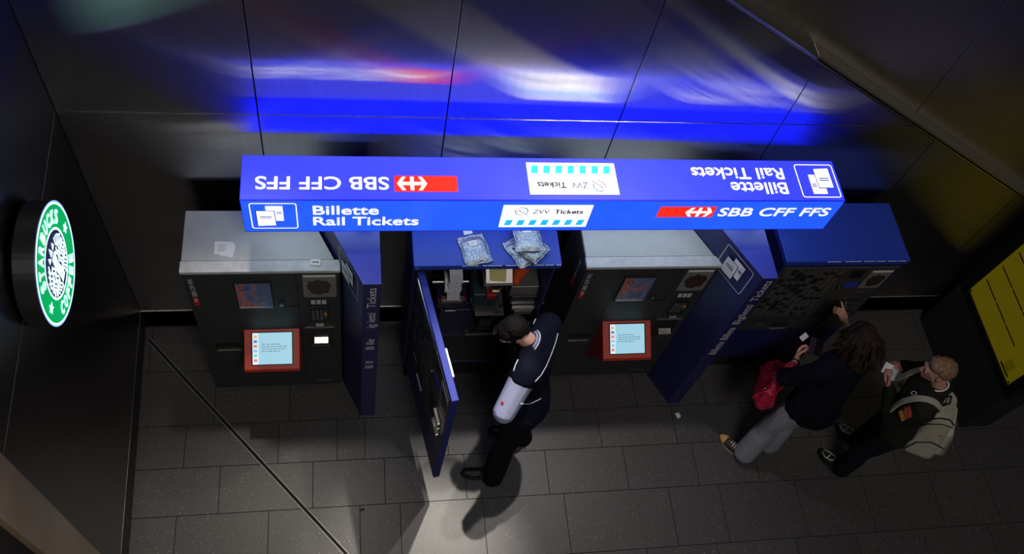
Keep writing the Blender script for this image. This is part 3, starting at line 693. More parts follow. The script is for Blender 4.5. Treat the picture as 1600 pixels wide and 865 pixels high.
MB().box(.560, .640, -.22, .665, .79, -.03, Q).build('coin_box', 'darkmetal', om, bevel=.006)
MB().box(.575, .712, -.03, .650, .782, -.026, Q).build('box_label', 'dullmetal', om)
for u, z in ((.43, 1.13), (.455, 1.13), (.69, 1.385), (.535, .905)): MB().cyl(Q(u, z, -.03), Q(u, z, .0), .007).build('bolt', 'chrome', om)
MB().tube([Q(.46, 1.55, -.1), Q(.44, 1.3, -.03), Q(.48, 1.0, -.02), Q(.45, .75, -.05)], .008).tube([Q(.69, 1.34, -.03), Q(.71, 1.2, -.0), Q(.70, 1.0, -.03)], .007).build('cable', 'black', om, smooth=True)
MB().box(.735, 1.170, -.24, .940, 1.30, -.03, Q).build('coin_hopper', 'dullmetal', om, bevel=.004)
b = MB()
for i in range(5): b.box(.765 + i * .034, 1.19, -.031, .769 + i * .034, 1.205, -.027, Q)
b.build('hopper_slot', 'black', om)
MB().box(.752, 1.062, -.24, .950, 1.168, -.02, Q).build('coin_hopper', 'darkmetal', om, bevel=.004)
MB().box(.770, 1.018, -.24, .948, 1.052, .01, Q).build('slide_rail', 'chrome', om, bevel=.003)
MB().box(.800, .930, -.20, .944, .985, .0, Q).build('coin_tray', 'dullmetal', om, bevel=.004)
# the door swung open
hp, op = V((.459, -.572, 0)), V((.6185, -1.4835, 0)); dv = (op - hp); DW = dv.length
D = Frame((hp.x, hp.y, 0), dv, (0, 0, 1)); D.N = V((-.985, -.172, 0)).normalized(); D.N = (D.N - D.S * D.N.dot(D.S)).normalized()
TH = .046
dr = MB().box(0, .33, -TH, DW, 1.790, 0, D).build('door', 'blue_edge', om, bevel=.004)
MB().box(.006, .334, -.002, DW - .006, .80, .003, D).box(.0, .79, -.002, .022, 1.775, .003, D).box(DW - .022, .79, -.002, DW - .002, 1.775, .003, D).build('lower_panel', 'navy', dr, bevel=.002)
class Flip(Frame): pass
blue_front(D, dr if False else om, DW, .33)
MB().box(.03, 1.762, .0, DW - .35, 1.768, .006, D).build('door_seal', 'chrome', dr)
MB().box(.55, 1.715, -TH - .020, .75, 1.745, -TH, D).build('lock_bar', 'lid_edge', dr, bevel=.002)
for z in (.55, 1.55): MB().cyl(D(-.008, z, -.02), D(-.008, z + .09, -.02), .012).build('hinge', 'darkmetal', dr)

# ------------------------------------------------------------------ things lying on the machines
def packet(c, ang, wx, wy, label, tilt=0.0, grp='silver packets on the open machine', seed=1):
    rr = random.Random(seed); o = thing('padded_packet', label, 'packet', c, grp)
    R = Euler((tilt, 0, ang)).to_matrix(); nx, ny = 26, 30; b = MB(); top = []; bot = []
    for j in range(ny + 1):
        for i in range(nx + 1):
            u, v = i / nx * 2 - 1, j / ny * 2 - 1
            e = max(0, (1 - u ** 4)) * max(0, (1 - abs(v) ** 5)); flap = 1 if v < .62 else .25
            hgt = .016 * e ** .6 * flap + (.0045 * (math.sin(i * 2.1 + (j % 2)) * math.cos(j * 2.2)) * e if v < .6 else 0) + rr.uniform(-.0008, .0008)
            wob = .004 * math.sin(v * 5 + seed) * (abs(u) > .9) + .003 * math.sin(u * 6 + seed) * (abs(v) > .9)
            x, y = u * wx / 2 + wob, v * wy / 2 + wob
            top.append(V(c) + R @ V((x, y, .0185 + hgt - .012 * (1 - e)))); bot.append(V(c) + R @ V((x, y, .0165 - hgt * .85 - .010 * (1 - e) * 0)))
    n = nx + 1; F = []
    for j in range(ny):
        for i in range(nx): F.append((j * n + i, j * n + i + 1, (j + 1) * n + i + 1, (j + 1) * n + i))
    K = len(top); G = [tuple(K + q for q in f[::-1]) for f in F]
    rim = list(range(0, n)) + [j * n + nx for j in range(1, ny + 1)] + [ny * n + i for i in range(nx - 1, -1, -1)] + [j * n for j in range(ny - 1, 0, -1)]
    S = [(rim[k], K + rim[k], K + rim[(k + 1) % len(rim)], rim[(k + 1) % len(rim)]) for k in range(len(rim))]
    b.add(top + bot, F + G + S); b.build('pouch', 'silver_foil', o, smooth=True)
    fr = Frame(V(c) + R @ V((-.005, wy * .17, .036)), R @ V((1, 0, 0)), R @ V((0, 1, 0)))
    lb = MB().box(-.026, -.019, 0, .028, .019, .0012, fr).build('label', 'bag_label', o)
    MB().box(-.014, .004, .001, .012, .007, .0016, fr).box(-.010, -.004, .001, .016, -.0015, .0016, fr).build('print', 'ink', lb)
    MB().box(-wx * .36, wy * .22, -.010, wx * .36, wy * .25, -.0075, fr).build('seal_strip', 'bag_label', o) if False else None
    return o
T_ = 1.86
packet((.835, -.457, T_), .22, .178, .225, 'single silver bubble packet lying left on the open blue machine', 0, seed=1)
packet((1.150, -.470, T_), .50, .175, .225, 'silver bubble packet under the other one, jutting out left of the pair', 0, seed=2)
packet((1.205, -.468, T_ + .034), .80, .165, .20, 'silver bubble packet jutting out right, in the middle of the stack', .0, seed=5)
packet((1.181, -.405, T_ + .071), .02, .178, .222, 'topmost silver bubble packet of the stack on the open machine', .0, seed=3)
def sheet(name, label, cat, pts, z, m='paper', lines=0, group=None, lift=.0):
    b = MB(); P = [V((x, y, z + (lift if i == 0 else 0))) for i, (x, y) in enumerate(pts)]
    o = tag(MB().add(P + [p + V((0, 0, .0014)) for p in P], [tuple(range(len(P)))[::-1], tuple(range(len(P), 2 * len(P)))] + [(i, (i + 1) % len(P), len(P) + (i + 1) % len(P), len(P) + i) for i in range(len(P))]).build(name, m), label, cat, group)
    if lines:
        c = sum(P, V()) / len(P); b = MB()
        for k in range(lines): b.box(c.x - .03, c.y + .022 - k * .014, z + .0013, c.x + .022 - .008 * (k % 2), c.y + .025 - k * .014, z + .0019)
        b.build('print', 'ink', o)
    return o
sheet('receipt', 'white receipt slip lying underneath on the left grey machine', 'paper', [(-.775, -.370), (-.690, -.380), (-.681, -.404), (-.697, -.486), (-.775, -.47)], 1.8505, group='receipts on the left machine')
sheet('receipt', 'white printed receipt slip on top, on the left grey machine', 'paper', [(-.809, -.367), (-.698, -.372), (-.715, -.470), (-.809, -.463)], 1.8525, lines=4, group='receipts on the left machine')
sheet('paper_slip', 'small white slip on the open blue machine behind the single packet', 'paper', [(.766, -.275), (.826, -.278), (.833, -.321), (.776, -.335)], T_ + .0005)
tk = tag(MB().prism([(-.217, -.512), (-.155, -.515), (-.157, -.560), (-.219, -.553)], 1.8545, 1.866, Frame((0, 0, 0), (1, 0, 0), (0, 1, 0))).build('card_box', 'paper', bevel=.001), 'tiny white card box on the left grey machine next to the pylon', 'box')
MB().box(-.208, -.540, 1.8655, -.166, -.530, 1.8668).build('print', 'ink', tk)
# orange bag stuffed in the open machine
b = MB().hull((Q(.79, 1.56, -.07), (.060, .06, .05)), (Q(.75, 1.44, -.03), (.035, .04, .04))).hull((Q(.79, 1.57, -.07), (.065, .06, .05)), (Q(.86, 1.58, -.09), (.03, .05, .04)))
b.hull((Q(.745, 1.43, -.01), (.032, .03, .03)), (Q(.752, 1.385, .0), (.018, .016, .014)))
tag(b.build('cloth_bag', 'orange', voxel=.008, relax=4), 'orange cloth bag stuffed inside the open blue machine', 'bag')

# ================================================================== ROUND COFFEE SIGN ON THE LEFT WALL
CX, CY, CZ, CR = -1.43, -1.027, 2.690, .2775
SK = .3175 / CR
cs = thing('round_sign', 'round green and white backlit coffee shop sign on the left wall', 'sign', (CX - .15, CY, CZ))
K = Frame((CX, CY, CZ), (0, 1, 0), (0, 0, 1)); K.S *= SK; K.T *= SK          # faces +X
MB().cyl((CX - .105, CY, CZ), (CX - .002, CY, CZ), (CR - .002) * SK, seg=64).build('drum', 'darkmetal', cs, bevel=.004)
MB().cyl((-1.557, CY, CZ), (CX - .105, CY, CZ), .12, seg=40).build('wall_mount', 'dullmetal', cs, bevel=.003)
MB().ring((0, 0), CR - .008, CR, .001, K, 64).build('rim', 'sb_rim', cs, extra='keep')
MB().ring((0, 0), CR - .016, CR - .0075, .0015, K, 64).ring((0, 0), .150, .160, .0015, K, 64).build('ring_line', 'sb_white', cs, extra='keep')
MB().ring((0, 0), .159, CR - .0155, .001, K, 64).build('green_ring', 'sb_green', cs, extra='keep')
em = MB().disc((0, 0), .151, .001, K).build('centre_emblem', 'sb_black', cs, extra='keep')
# centre: pale waving bands either side of a plain pale field
b = MB()
for sg in (1, -1):
    for i in range(6):
        x = sg * (.040 + i * .0175); zt = math.sqrt(max(0, .140 ** 2 - x * x)); top = zt * (.35 if i < 2 else .75)
        pts = [(x + .007 * math.sin(k * 1.3 + i * .9), -zt + (zt + top) * k / 14) for k in range(15)]
        b.ribbon(pts, .0095, .0022 + .0002 * i, K)
b.flat([(-.024 + .004 * math.sin(k), -.12 + k * .022) for k in range(9)] + [(.024 + .004 * math.sin(k), -.12 + k * .022) for k in range(8, -1, -1)], .0024, K)
for a in (-1, 0, 1): b.flat([(a * .036 - .016, .072), (a * .036 + .016, .072), (a * .042, .122 - abs(a) * .016)], .0026, K)
b.build('wave_pattern', 'sb_white', em, extra='keep')
b = MB()
for i in range(5): b.ribbon([(-.020 + .010 * k, -.085 + i * .030 + .005 * math.sin(k * 1.6)) for k in range(5)], .005, .0030, K)
b.build('wave_line', 'sb_black', em, extra='keep')
def arc_text(b, s, r, a_mid, da, flip):
    n = len(s)
    for i, chh in enumerate(s):
        a = a_mid + (i - (n - 1) / 2) * (da if flip else -da)
        px, py = r * math.cos(a), r * math.sin(a)
        rot = a - math.pi / 2 if not flip else a + math.pi / 2
        q = K.sub(px, py, rot)
        wd = .040 if chh not in 'I' else .015
        b.text(chh, -wd / 2, wd / 2, -.030, .030, .003, q, .03)
b = MB(); arc_text(b, 'STARBUCKS', .2085, math.pi / 2, .262, False); arc_text(b, 'COFFEE', .2085, -math.pi / 2, .265, True)
b.build('lettering', 'sb_white', cs, extra='keep')
for a in (math.radians(180 + 8), math.radians(-8)):
    q = K.sub(.209 * math.cos(a), .209 * math.sin(a)); b = MB()
    b.flat([((.030 if i % 2 == 0 else .013) * math.sin(math.pi * i / 5), (.030 if i % 2 == 0 else .013) * math.cos(math.pi * i / 5)) for i in range(10)], .003, q)
    b.build('star', 'sb_white', cs, extra='keep')

# ================================================================== TIMETABLE STAND
bx = 5.312
tb = thing('timetable_stand', 'dark free-standing timetable board with lit yellow sheet at the right edge', 'notice board', (bx + .14, -.64, 0))
MB().box(bx, -1.18, .0, bx + .28, -.098, .645).build('base', 'board', tb, bevel=.004)
MB().box(bx - .002, -1.185, .645, bx + .285, -.095, 2.35).build('case', 'board_frame', tb, bevel=.006)
MB().box(bx - .010, -1.135, .70, bx, -.165, .735).box(bx - .010, -1.135, 2.22, bx, -.165, 2.26).box(bx - .010, -1.135, .70, bx, -1.100, 2.26).box(bx - .010, -.20, .70, bx, -.165, 2.26).build('glass_frame', 'board_frame', tb, bevel=.003)
MB().box(bx - .0055, -1.098, .748, bx - .001, -.208, 2.215).build('yellow_sheet', 'yellow', tb)
b = MB()
for z in (.981, 1.202, 1.416, 1.63, 1.85, 2.06):
    for y0, y1 in ((-.239, -.446), (-.457, -.659), (-.670, -.866), (-.877, -1.06) if z > 1.1 else (-.866, -.866)):
        if y0 != y1: b.box(bx - .0070, y1, z - .006, bx - .0050, y0, z + .006)
for i in range(7): b.box(bx - .0070, -1.02 + .012 * (i % 2), .80 + i * .016, bx - .0050, -.93, .803 + i * .016)
b.box(bx - .0070, -1.04, .768, bx - .0050, -.90, .785)
b.box(bx - .0070, -1.092, .752, bx - .0050, -1.075, .775).box(bx - .0070, -.232, .752, bx - .0050, -.212, .775)
b.build('print', 'yellow_ink', tb)

# litter
tag(MB().add([V(p) for p in ((2.715, -.935, .0015), (2.752, -.928, .0015), (2.765, -.962, .0015), (2.735, -.985, .0015), (2.72, -.96, .008))], [(0, 1, 4), (1, 2, 4), (2, 3, 4), (3, 0, 4), (3, 2, 1, 0)]).build('paper_scrap', 'paper'), 'crumpled white paper scrap on the floor by the right pylon', 'litter')
tag(MB().hull(((.098, -1.600, .005), (.012, .006, .005)), ((.110, -1.585, .004), .004)).hull(((.09, -1.59, .004), .004), ((.083, -1.612, .003), .003)).build('dirt_crumb', 'rubber', voxel=.002), 'small dark crumb of dirt on the floor slab at bottom left', 'litter')

# ================================================================== PEOPLE
from mathutils.bvhtree import BVHTree
def basis(fd, ud):
    fd = V(fd).normalized(); ud = V(ud); ud = (ud - fd * ud.dot(fd)).normalized(); l = ud.cross(fd)
    return Matrix((l, fd, ud)).transposed()            # columns: left, forward, up
def lerp(a, b, t): return V(a) * (1 - t) + V(b) * t
def head_shapes(mb, c, Rb):
    q = lambda l, f, u: V(c) + Rb @ V((l, f, u))
    mb.hull((q(0, -.012, .018), (.076, .094, .092), Rb))
    mb.hull((q(0, .030, .0), (.066, .062, .070), Rb), (q(0, .066, -.092), .026), (q(.044, .010, -.062), .026), (q(-.044, .010, -.062), .026))
    mb.hull((q(0, .092, .012), .009), (q(0, .112, -.026), .012)).hull((q(.012, .100, -.030), .009), (q(-.012, .100, -.030), .009))
    mb.hull((q(.030, .082, .020), .012), (q(-.030, .082, .020), .012))
    for s in (1, -1): mb.hull((q(s * .078, -.004, -.012), (.011, .020, .032), Rb))
    mb.hull((q(.016, .084, -.060), .010), (q(-.016, .084, -.060), .010))
def face_parts(c, Rb, body):
    q = lambda l, f, u: V(c) + Rb @ V((l, f, u))
    for s in (1, -1):
        e = MB().hull((q(s * .030, .0835, .002), .0105)).build('eye', 'eye_white', body, smooth=True)
        MB().hull((q(s * .030, .0915, .001), .0055)).build('iris', 'iris_dark' if False else 'iris', e, smooth=True)
    MB().hull((q(.020, .089, -.060), .005), (q(0, .096, -.058), .007), (q(-.020, .089, -.060), .005)).build('mouth', 'lip', body, smooth=True)
def hand(mb, wrist, dv, pn, side, curl, size=1.0, thumb=.5):
    """wrist, direction of the fingers, palm normal, +1/-1 thumb side, bend of each finger (index..little)"""
    d = V(dv).normalized(); n = V(pn); n = (n - d * n.dot(d)).normalized(); s = d.cross(n) * side; k = size; w_ = V(wrist)
    kn = [w_ + d * (.088 - .004 * abs(i - 1)) * k + s * (.030 - .0195 * i) * k for i in range(4)]
    mb.hull((w_, .024 * k), (w_ + d * .03 * k + s * .022 * k, .016 * k), (w_ + d * .03 * k - s * .022 * k, .015 * k), *[(p, .0125 * k) for p in kn])
    for i, (p, ln) in enumerate(zip(kn, (.074, .082, .076, .060))):
        a = d + s * (.10 - .07 * i); a.normalize(); pts = [p]; ax = n.cross(a).normalized() * 1.0
        ang = 0
        for j, fr_ in enumerate((.44, .32, .24)):
            ang = curl[i] * (1.0 if j else .8)
            a = (Matrix.Rotation(-ang, 3, a.cross(n).normalized() * -1) @ a).normalized() if ang else a
            n2 = n
            pts.append(pts[-1] + a * ln * fr_ * k)
        mb.chain(pts, [.0105 * k, .0098 * k, .0088 * k, .0076 * k])
    b0 = w_ + d * .022 * k + s * .026 * k; t1 = (d * .62 + s * .62 + n * thumb).normalized(); t2 = (d * .9 + s * .15 + n * thumb).normalized()
    mb.chain([b0, b0 + t1 * .042 * k, b0 + t1 * .042 * k + t2 * .034 * k, b0 + t1 * .042 * k + t2 * .058 * k], [.016 * k, .0125 * k, .0108 * k, .008 * k])
    return kn
def torso(mb, J, e=0.0, down=1.0):
    sl, sr, nk = V(J['shL']), V(J['shR']), V(J['neck']); hl, hr = V(J['hipL']), V(J['hipR'])
    ax = (sl - sr).normalized(); up = (nk - (hl + hr) / 2).normalized(); fw = ax.cross(up) * -1
    fw = up.cross(ax) * -1 if False else ax.cross(up)
    Rb = Matrix((ax, fw, up)).transposed(); mid = (sl + sr) / 2; hip = (hl + hr) / 2; k = J.get('k', 1.0)
    ch = lerp(mid, hip, .25) + fw * .015; wa = lerp(mid, hip, .62) + fw * J.get('belly', 0.0)
    mb.hull((sl - ax * .015, .058 * k + e), (sr + ax * .015, .058 * k + e), (ch, (.165 * k + e, .112 * k + e, .12), Rb), (nk - up * .02, .055 * k + e))
    mb.hull((ch, (.165 * k + e, .112 * k + e, .12), Rb), (wa, (.142 * k + e, .105 * k + e, .09), Rb))
    if down > .5: mb.hull((wa, (.142 * k + e, .105 * k + e, .09), Rb), (hl, .092 * k + e), (hr, .092 * k + e), (hip - fw * .03, .095 * k + e))
    return Rb
def leg(mb, J, s, e=0.0, ankle=1.0, flare=0.0):
    h, kn, an = V(J['hip' + s]), V(J['knee' + s]), V(J['ank' + s]); k = J.get('k', 1.0)
    mid = lerp(kn, an, .32); end = lerp(kn, an, ankle)
    mb.chain([h, lerp(h, kn, .5), kn, mid, end], [.092 * k + e, .076 * k + e, .056 * k + e, .055 * k + e + flare * .4, .038 * k + e + flare])
def arm(mb, J, s, e=0.0, t0=0.0, t1=1.0):
    a, b, c = V(J['sh' + s]), V(J['elb' + s]), V(J['wri' + s]); k = J.get('k', 1.0)
    P_ = [a, lerp(a, b, .5), b, lerp(b, c, .3), c]; R_ = [.056, .047, .040, .040, .026]; T = [0, .25, .5, .65, 1.0]
    pts, rs = [], []
    for p, r, t in zip(P_, R_, T):
        if t <= t1 + 1e-6: pts.append(p); rs.append(r * k + e)
    if T[len(pts) - 1] < t1:
        i = len(pts); u = (t1 - T[i - 1]) / (T[i] - T[i - 1]); pts.append(lerp(P_[i - 1], P_[i], u)); rs.append((R_[i - 1] * (1 - u) + R_[i] * u) * k + e)
    mb.chain(pts, rs)
def shoe(heel, toe, parent, mm, sole, extra=None, w_=.048):
    h, t = V(heel), V(toe); d = (t - h); d.z = 0; ln = d.length; d.normalize(); s = V((-d.y, d.x, 0)); z0 = .0
    q = lambda a, b, z: h + d * a * ln + s * b + V((0, 0, z - h.z))
    m_ = MB(); m_.hull((q(.12, 0, .060), (.036, .036, .044)), (q(.35, 0, .072), (.038, .038, .040)))
    m_.hull((q(.30, 0, .062), (.040, .040, .036)), (q(.66, .004, .046), (.046, .046, .030)), (q(.86, .0, .040), (.038, .038, .026)))
    m_.hull((q(.12, 0, .040), (.036, .036, .022)), (q(.66, .004, .036), (.047, .047, .020)), (q(.88, .0, .034), (.036, .036, .018)))
    m_.hull((q(.13, 0, .095), (.038, .038, .030)), (q(.22, 0, .098), (.038, .038, .028)))
    o = m_.build('shoe', mm, parent, voxel=.006, relax=4)
    prof = []
    for i in range(28):
        a = 2 * math.pi * i / 28; u = .5 + .52 * math.cos(a); wv = (.050 if u > .5 else .042) * math.sin(a) * (1 - .15 * math.cos(a) ** 2)
        prof.append((u * ln, wv))
    fr = Frame(V((h.x, h.y, 0)), d, s, (0, 0, 1))
    MB().prism(prof, .001, .024, fr).build('sole', sole, o, bevel=.003)
    return o, (lambda a, b, z: q(a, b, z))
class Surf:
    """drop points given as photo directions onto a finished surface"""
    def __init__(self, *objs):
        self.t = []
        for o in objs:
            me = o.data; off = V((0, 0, 0)); p = o
            while p is not None: off = off + p.location; p = p.parent
            self.t.append(BVHTree.FromPolygons([v.co + off for v in me.vertices], [tuple(p.vertices) for p in me.polygons]))
    def hit(self, u, v, lift=.004):
        d = Rm @ V(((u - 800) / 1410.15, -(v - 432.5) / 1410.15, -1)); d.normalize(); o = V((0, -3.5578, 6.8584)); best = None
        for t in self.t:
            h = t.ray_cast(o, d)
            if h[0] is not None and (best is None or h[3] < best[3]): best = h
        return None if best is None else best[0] + best[1] * lift * (1 if best[1].dot(d) < 0 else -1)
    def patch(self, poly, name, m, parent, lift=.004, n=7):
        a, b_, c, d = poly; G_ = []
        for j in range(n + 1):
            for i in range(n + 1):
                u, v = i / n, j / n
                G_.append(self.hit(*[(a[k] * (1 - u) + b_[k] * u) * (1 - v) + (d[k] * (1 - u) + c[k] * u) * v for k in (0, 1)], lift))
        if not all(G_): return None
        mb = MB(); mb.add(G_, [(j * (n + 1) + i, j * (n + 1) + i + 1, (j + 1) * (n + 1) + i + 1, (j + 1) * (n + 1) + i) for j in range(n) for i in range(n)])
        o = mb.build(name, m, parent); sd = o.modifiers.new('thick', 'SOLIDIFY'); sd.thickness = .0015; sd.offset = 0
        return o
    def path(self, pts, n=6, lift=.004):
        out = []
        for (a, b), (c, d) in zip(pts, pts[1:]):
            for i in range(n): out.append(self.hit(a + (c - a) * i / n, b + (d - b) * i / n, lift))
        out.append(self.hit(*pts[-1], lift)); return [p for p in out if p is not None]
def person(J, label, loc, skin, hands, voxel=.0055):
    p = thing('person', label, 'person', loc)
    b = MB(); torso(b, J); Rb = basis(*J['face'])
    hip = (V(J['hipL']) + V(J['hipR'])) / 2
    for s in 'LR':
        leg(b, J, s); arm(b, J, s); an = V(J['ank' + s]); b.hull((an, .030), (V((J['toe' + s][0], J['toe' + s][1], .03)) * .55 + V((an.x, an.y, .03)) * .45, .016), (V((an.x, an.y, .035)), .022))
    b.chain([J['neck'], lerp(J['neck'], J['head'], .75)], [.058 * J.get('k', 1), .052])
    head_shapes(b, J['head'], Rb)
    for h in hands: hand(b, *h)
    o = b.build('body', skin, p, voxel=voxel, relax=2)
    face_parts(J['head'], Rb, o)
    return p, Rb, o
def displace(o, strength, size):
    tx = bpy.data.textures.new('clump', 'CLOUDS'); tx.noise_scale = size
    md = o.modifiers.new('clump', 'DISPLACE'); md.texture = tx; md.strength = strength; md.mid_level = .5; md.texture_coords = 'GLOBAL'
def strands(mb, c, Rb, n, length, r, seed, lo=-.2, spread=.02):
    rr = random.Random(seed)
    for i in range(n):
        u = rr.uniform(lo, 1); a = rr.uniform(0, 2 * math.pi); rad = math.sqrt(1 - min(1, u) ** 2)
        d = V((rad * math.cos(a), rad * math.sin(a), u))
        if d.y > .45 and d.z < .35: continue
        p = V(c) + Rb @ V((d.x * .084, d.y * .098 - .018, d.z * .098 + .022)); pts = [p]; tdir = (Rb @ V((d.x * .5, d.y * .4 - .25, -.1))).normalized() if length > .06 else (Rb @ V((d.x * .5, .75 + d.y * .3, .3))).normalized()
        for k in range(4):
            tdir = (tdir + V((rr.uniform(-.3, .3), rr.uniform(-.3, .3), -.55 if length > .06 else rr.uniform(-.2, .2)))).normalized(); pts.append(pts[-1] + tdir * length / 4)
        mb.tube(pts, [r, r, r * .9, r * .7, r * .35], seg=5)
UPZ = (0, 0, 1)

# ---- the worker bending into the open machine
JW = dict(shL=(1.185, -1.13, 1.42), shR=(1.365, -.805, 1.43), neck=(1.235, -.955, 1.475), head=(1.085, -.915, 1.585), face=((-.72, -.22, -.62), (-.55, -.1, .80)),
          hipL=(1.215, -1.255, .94), hipR=(1.315, -1.10, .94), kneeL=(1.13, -1.345, .51), kneeR=(1.25, -1.06, .53), ankL=(1.115, -1.385, .09), ankR=(1.36, -1.075, .09),
          toeL=(.87, -1.36), toeR=(1.12, -1.0), elbL=(1.035, -1.34, 1.17), elbR=(1.315, -.715, 1.17), wriL=(1.155, -1.11, .985), wriR=(1.17, -.665, 1.06), k=1.08, belly=.02)
wk, RW, wb = person(JW, 'dark-haired worker in navy vest and pale blue shirt bending into the open blue machine', (1.12, -1.25, 0), 'skin',
    [((1.155, -1.11, .985), (.35, .9, -.05), (.5, .2, -.8), 1, (.5, .5, .5, .5)), ((1.17, -.665, 1.06), (-.75, .5, -.3), (0, -.2, -1), -1, (.35, .4, .45, .5))])
q = lambda l, f_, u: V(JW['head']) + RW @ V((l, f_, u))
b = MB().hull((q(0, -.030, .032), (.090, .098, .096), RW)).hull((q(0, .02, .060), (.078, .066, .056), RW)).hull((q(0, -.070, -.030), (.064, .042, .055), RW))
for s in (1, -1): b.hull((q(s * .074, .012, .015), (.010, .026, .040), RW))
displace(b.build('hair', 'hair_black', wk, voxel=.006, relax=2), .006, .018)
b = MB(); torso(b, JW, .016)
for s in 'LR': arm(b, JW, s, .037, t1=.47)
sh = b.build('shirt', 'shirt', wk, voxel=.008, relax=5)
b = MB(); torso(b, JW, .030)
for s, o_ in (('L', 1), ('R', -1)): b.hull((JW['sh' + s], .103), (lerp(JW['sh' + s], JW['elb' + s], .14 if s == 'L' else .30), .102))
vest = b.build('vest', 'vest', wk, voxel=.009, relax=6)
b = MB()
RB = V(JW['neck'])
nd = (V(JW['head']) - RB).normalized(); a = nd.orthogonal().normalized(); c_ = nd.cross(a)
b.tube([RB + nd * .030 + (a * math.cos(t) + c_ * math.sin(t)) * .070 for t in [2 * math.pi * i / 28 for i in range(28)]], .009, 8, True)
b.build('collar', 'shirt', wk, smooth=True)
b = MB(); b.tube([RB + nd * .020 + (a * math.cos(t) + c_ * math.sin(t)) * .086 for t in [2 * math.pi * i / 28 for i in range(28)]], .006, 6, True)
b.build('neck_piping', 'piping', vest, smooth=True)
sf = Surf(vest, sh)
for pts in ([(871, 520), (867, 536), (861, 552), (853, 571), (845, 585), (835, 596)], [(810, 562), (806, 570), (803, 580)], [(838, 498), (834, 506)], [(813, 630), (828, 630), (845, 622)]):
    P_ = sf.path(pts, 4)
    if len(P_) > 2: MB().tube(P_, .0035, 6).build('piping', 'piping', vest, smooth=True)
b = MB()
for s in 'LR': leg(b, JW, s, .022, 1.25, .026)
hl, hr = V(JW['hipL']), V(JW['hipR'])
b.hull((hl + V((0, 0, .02)), .118), (hr + V((0, 0, .02)), .118))
tr = b.build('trousers', 'trouser_black', wk, voxel=.009, relax=5)
o, q = shoe((1.15, -1.39, 0), (.865, -1.36, 0), wk, 'shoe_black', 'rubber')
MB().tube([q(.55, -.03, .075), q(.53, .0, .085), q(.55, .03, .075)], .004).build('lace', 'darkmetal', o, smooth=True)
MB().box(0, -.006, 0, .018, .006, .004, Frame(q(.42, -.036, .088), (1, .2, -.3), (0, .5, .8))).build('shoe_glint', 'chrome', o)  # tiny bright piece added as the glint on the shoe
shoe((1.385, -1.085, 0), (1.115, -1.01, 0), wk, 'shoe_black', 'rubber')
Surf(sh).patch(((784, 626), (788, 628), (787, 632), (783, 630)), 'sleeve_emblem', 'red_print', sh)

# ---- the woman at the closed blue machine
JF = dict(shL=(3.315, -1.205, 1.38), shR=(3.670, -1.110, 1.38), neck=(3.500, -1.140, 1.435), head=(3.572, -1.045, 1.597), face=((.02, .86, -.42), (.10, .42, .88)),
          hipL=(3.355, -1.275, .93), hipR=(3.515, -1.245, .93), kneeL=(3.27, -1.27, .50), kneeR=(3.435, -1.235, .50), ankL=(3.215, -1.335, .09), ankR=(3.445, -1.262, .09),
          toeL=(3.075, -1.175), toeR=(3.49, -1.03), elbL=(3.185, -1.125, 1.13), elbR=(3.775, -.97, 1.17), wriL=(3.322, -.965, 1.095), wriR=(3.69, -.755, 1.285), k=.92)
fm, RF, fb = person(JF, 'woman in a dark coat and grey striped trousers pressing the closed blue machine', (3.40, -1.30, 0), 'skin',
    [((3.322, -.965, 1.095), (.50, .78, .12), (.75, -.35, .45), -1, (.55, .65, .7, .75), .92, .8), ((3.69, -.755, 1.285), (-.42, .72, .55), (-.25, .45, -.80), -1, (.0, .95, 1.0, 1.05), .95, .5)], .005)
q = lambda l, f_, u: V(JF['head']) + RF @ V((l, f_, u))
b = MB().hull((q(0, -.022, .030), (.098, .104, .098), RF)).hull((q(0, .03, .052), (.086, .070, .062), RF))
for s in (1, -1): b.hull((q(s * .078, -.01, .01), (.034, .060, .06), RF), (q(s * .105, -.03, -.10), .040), (q(s * .10, -.055, -.165), .022))
b.hull((q(0, -.085, -.01), (.090, .045, .07), RF), (q(.05, -.105, -.15), .045), (q(-.05, -.105, -.15), .045), (q(0, -.12, -.19), .028))
strands(b, JF['head'], RF, 220, .20, .0065, 8, -.3)
hr_ = b.build('hair', 'hair_brown', fm, voxel=.006, relax=2)
displace(hr_, .007, .03)
b = MB(); torso(b, JF, .045)
for s in 'LR': arm(b, JF, s, .034, t1=.80 if s == 'R' else .58)
hp = (V(JF['hipL']) + V(JF['hipR'])) / 2
b.hull((hp + V((0, 0, .12)), (.20, .16, .10)), (hp + V((.04, .0, -.04)), (.225, .18, .06)), (hp + V((.06, .0, -.10)), (.235, .185, .03)))
b.hull((lerp(JF['shL'], JF['shR'], .5), (.20, .13, .12)), (hp + V((0, 0, .12)), (.20, .16, .10)))
coat = b.build('coat', 'coat', fm, voxel=.009, relax=5)
displace(coat, .018, .09)
b = MB(); wl, el = V(JF['wriL']), V(JF['elbL']); b.chain([lerp(el, wl, .20), lerp(el, wl, .52)], [.070, .052]); b.build('sleeve_cuff', 'cuff_red', fm, voxel=.006, relax=3)
d = (wl - el).normalized(); a = d.orthogonal().normalized(); c_ = d.cross(a); c0 = lerp(el, wl, .84)
MB().tube([c0 + (a * math.cos(t) + c_ * math.sin(t)) * .030 for t in [2 * math.pi * i / 24 for i in range(24)]], .006, 8, True).build('bracelet', 'bead', fm, smooth=True)
b = MB()
for s in 'LR': leg(b, JF, s, .024, 1.0, .034)
b.hull((JF['hipL'], .115), (JF['hipR'], .115))
b.build('trousers', 'grey_trouser', fm, voxel=.009, relax=5)
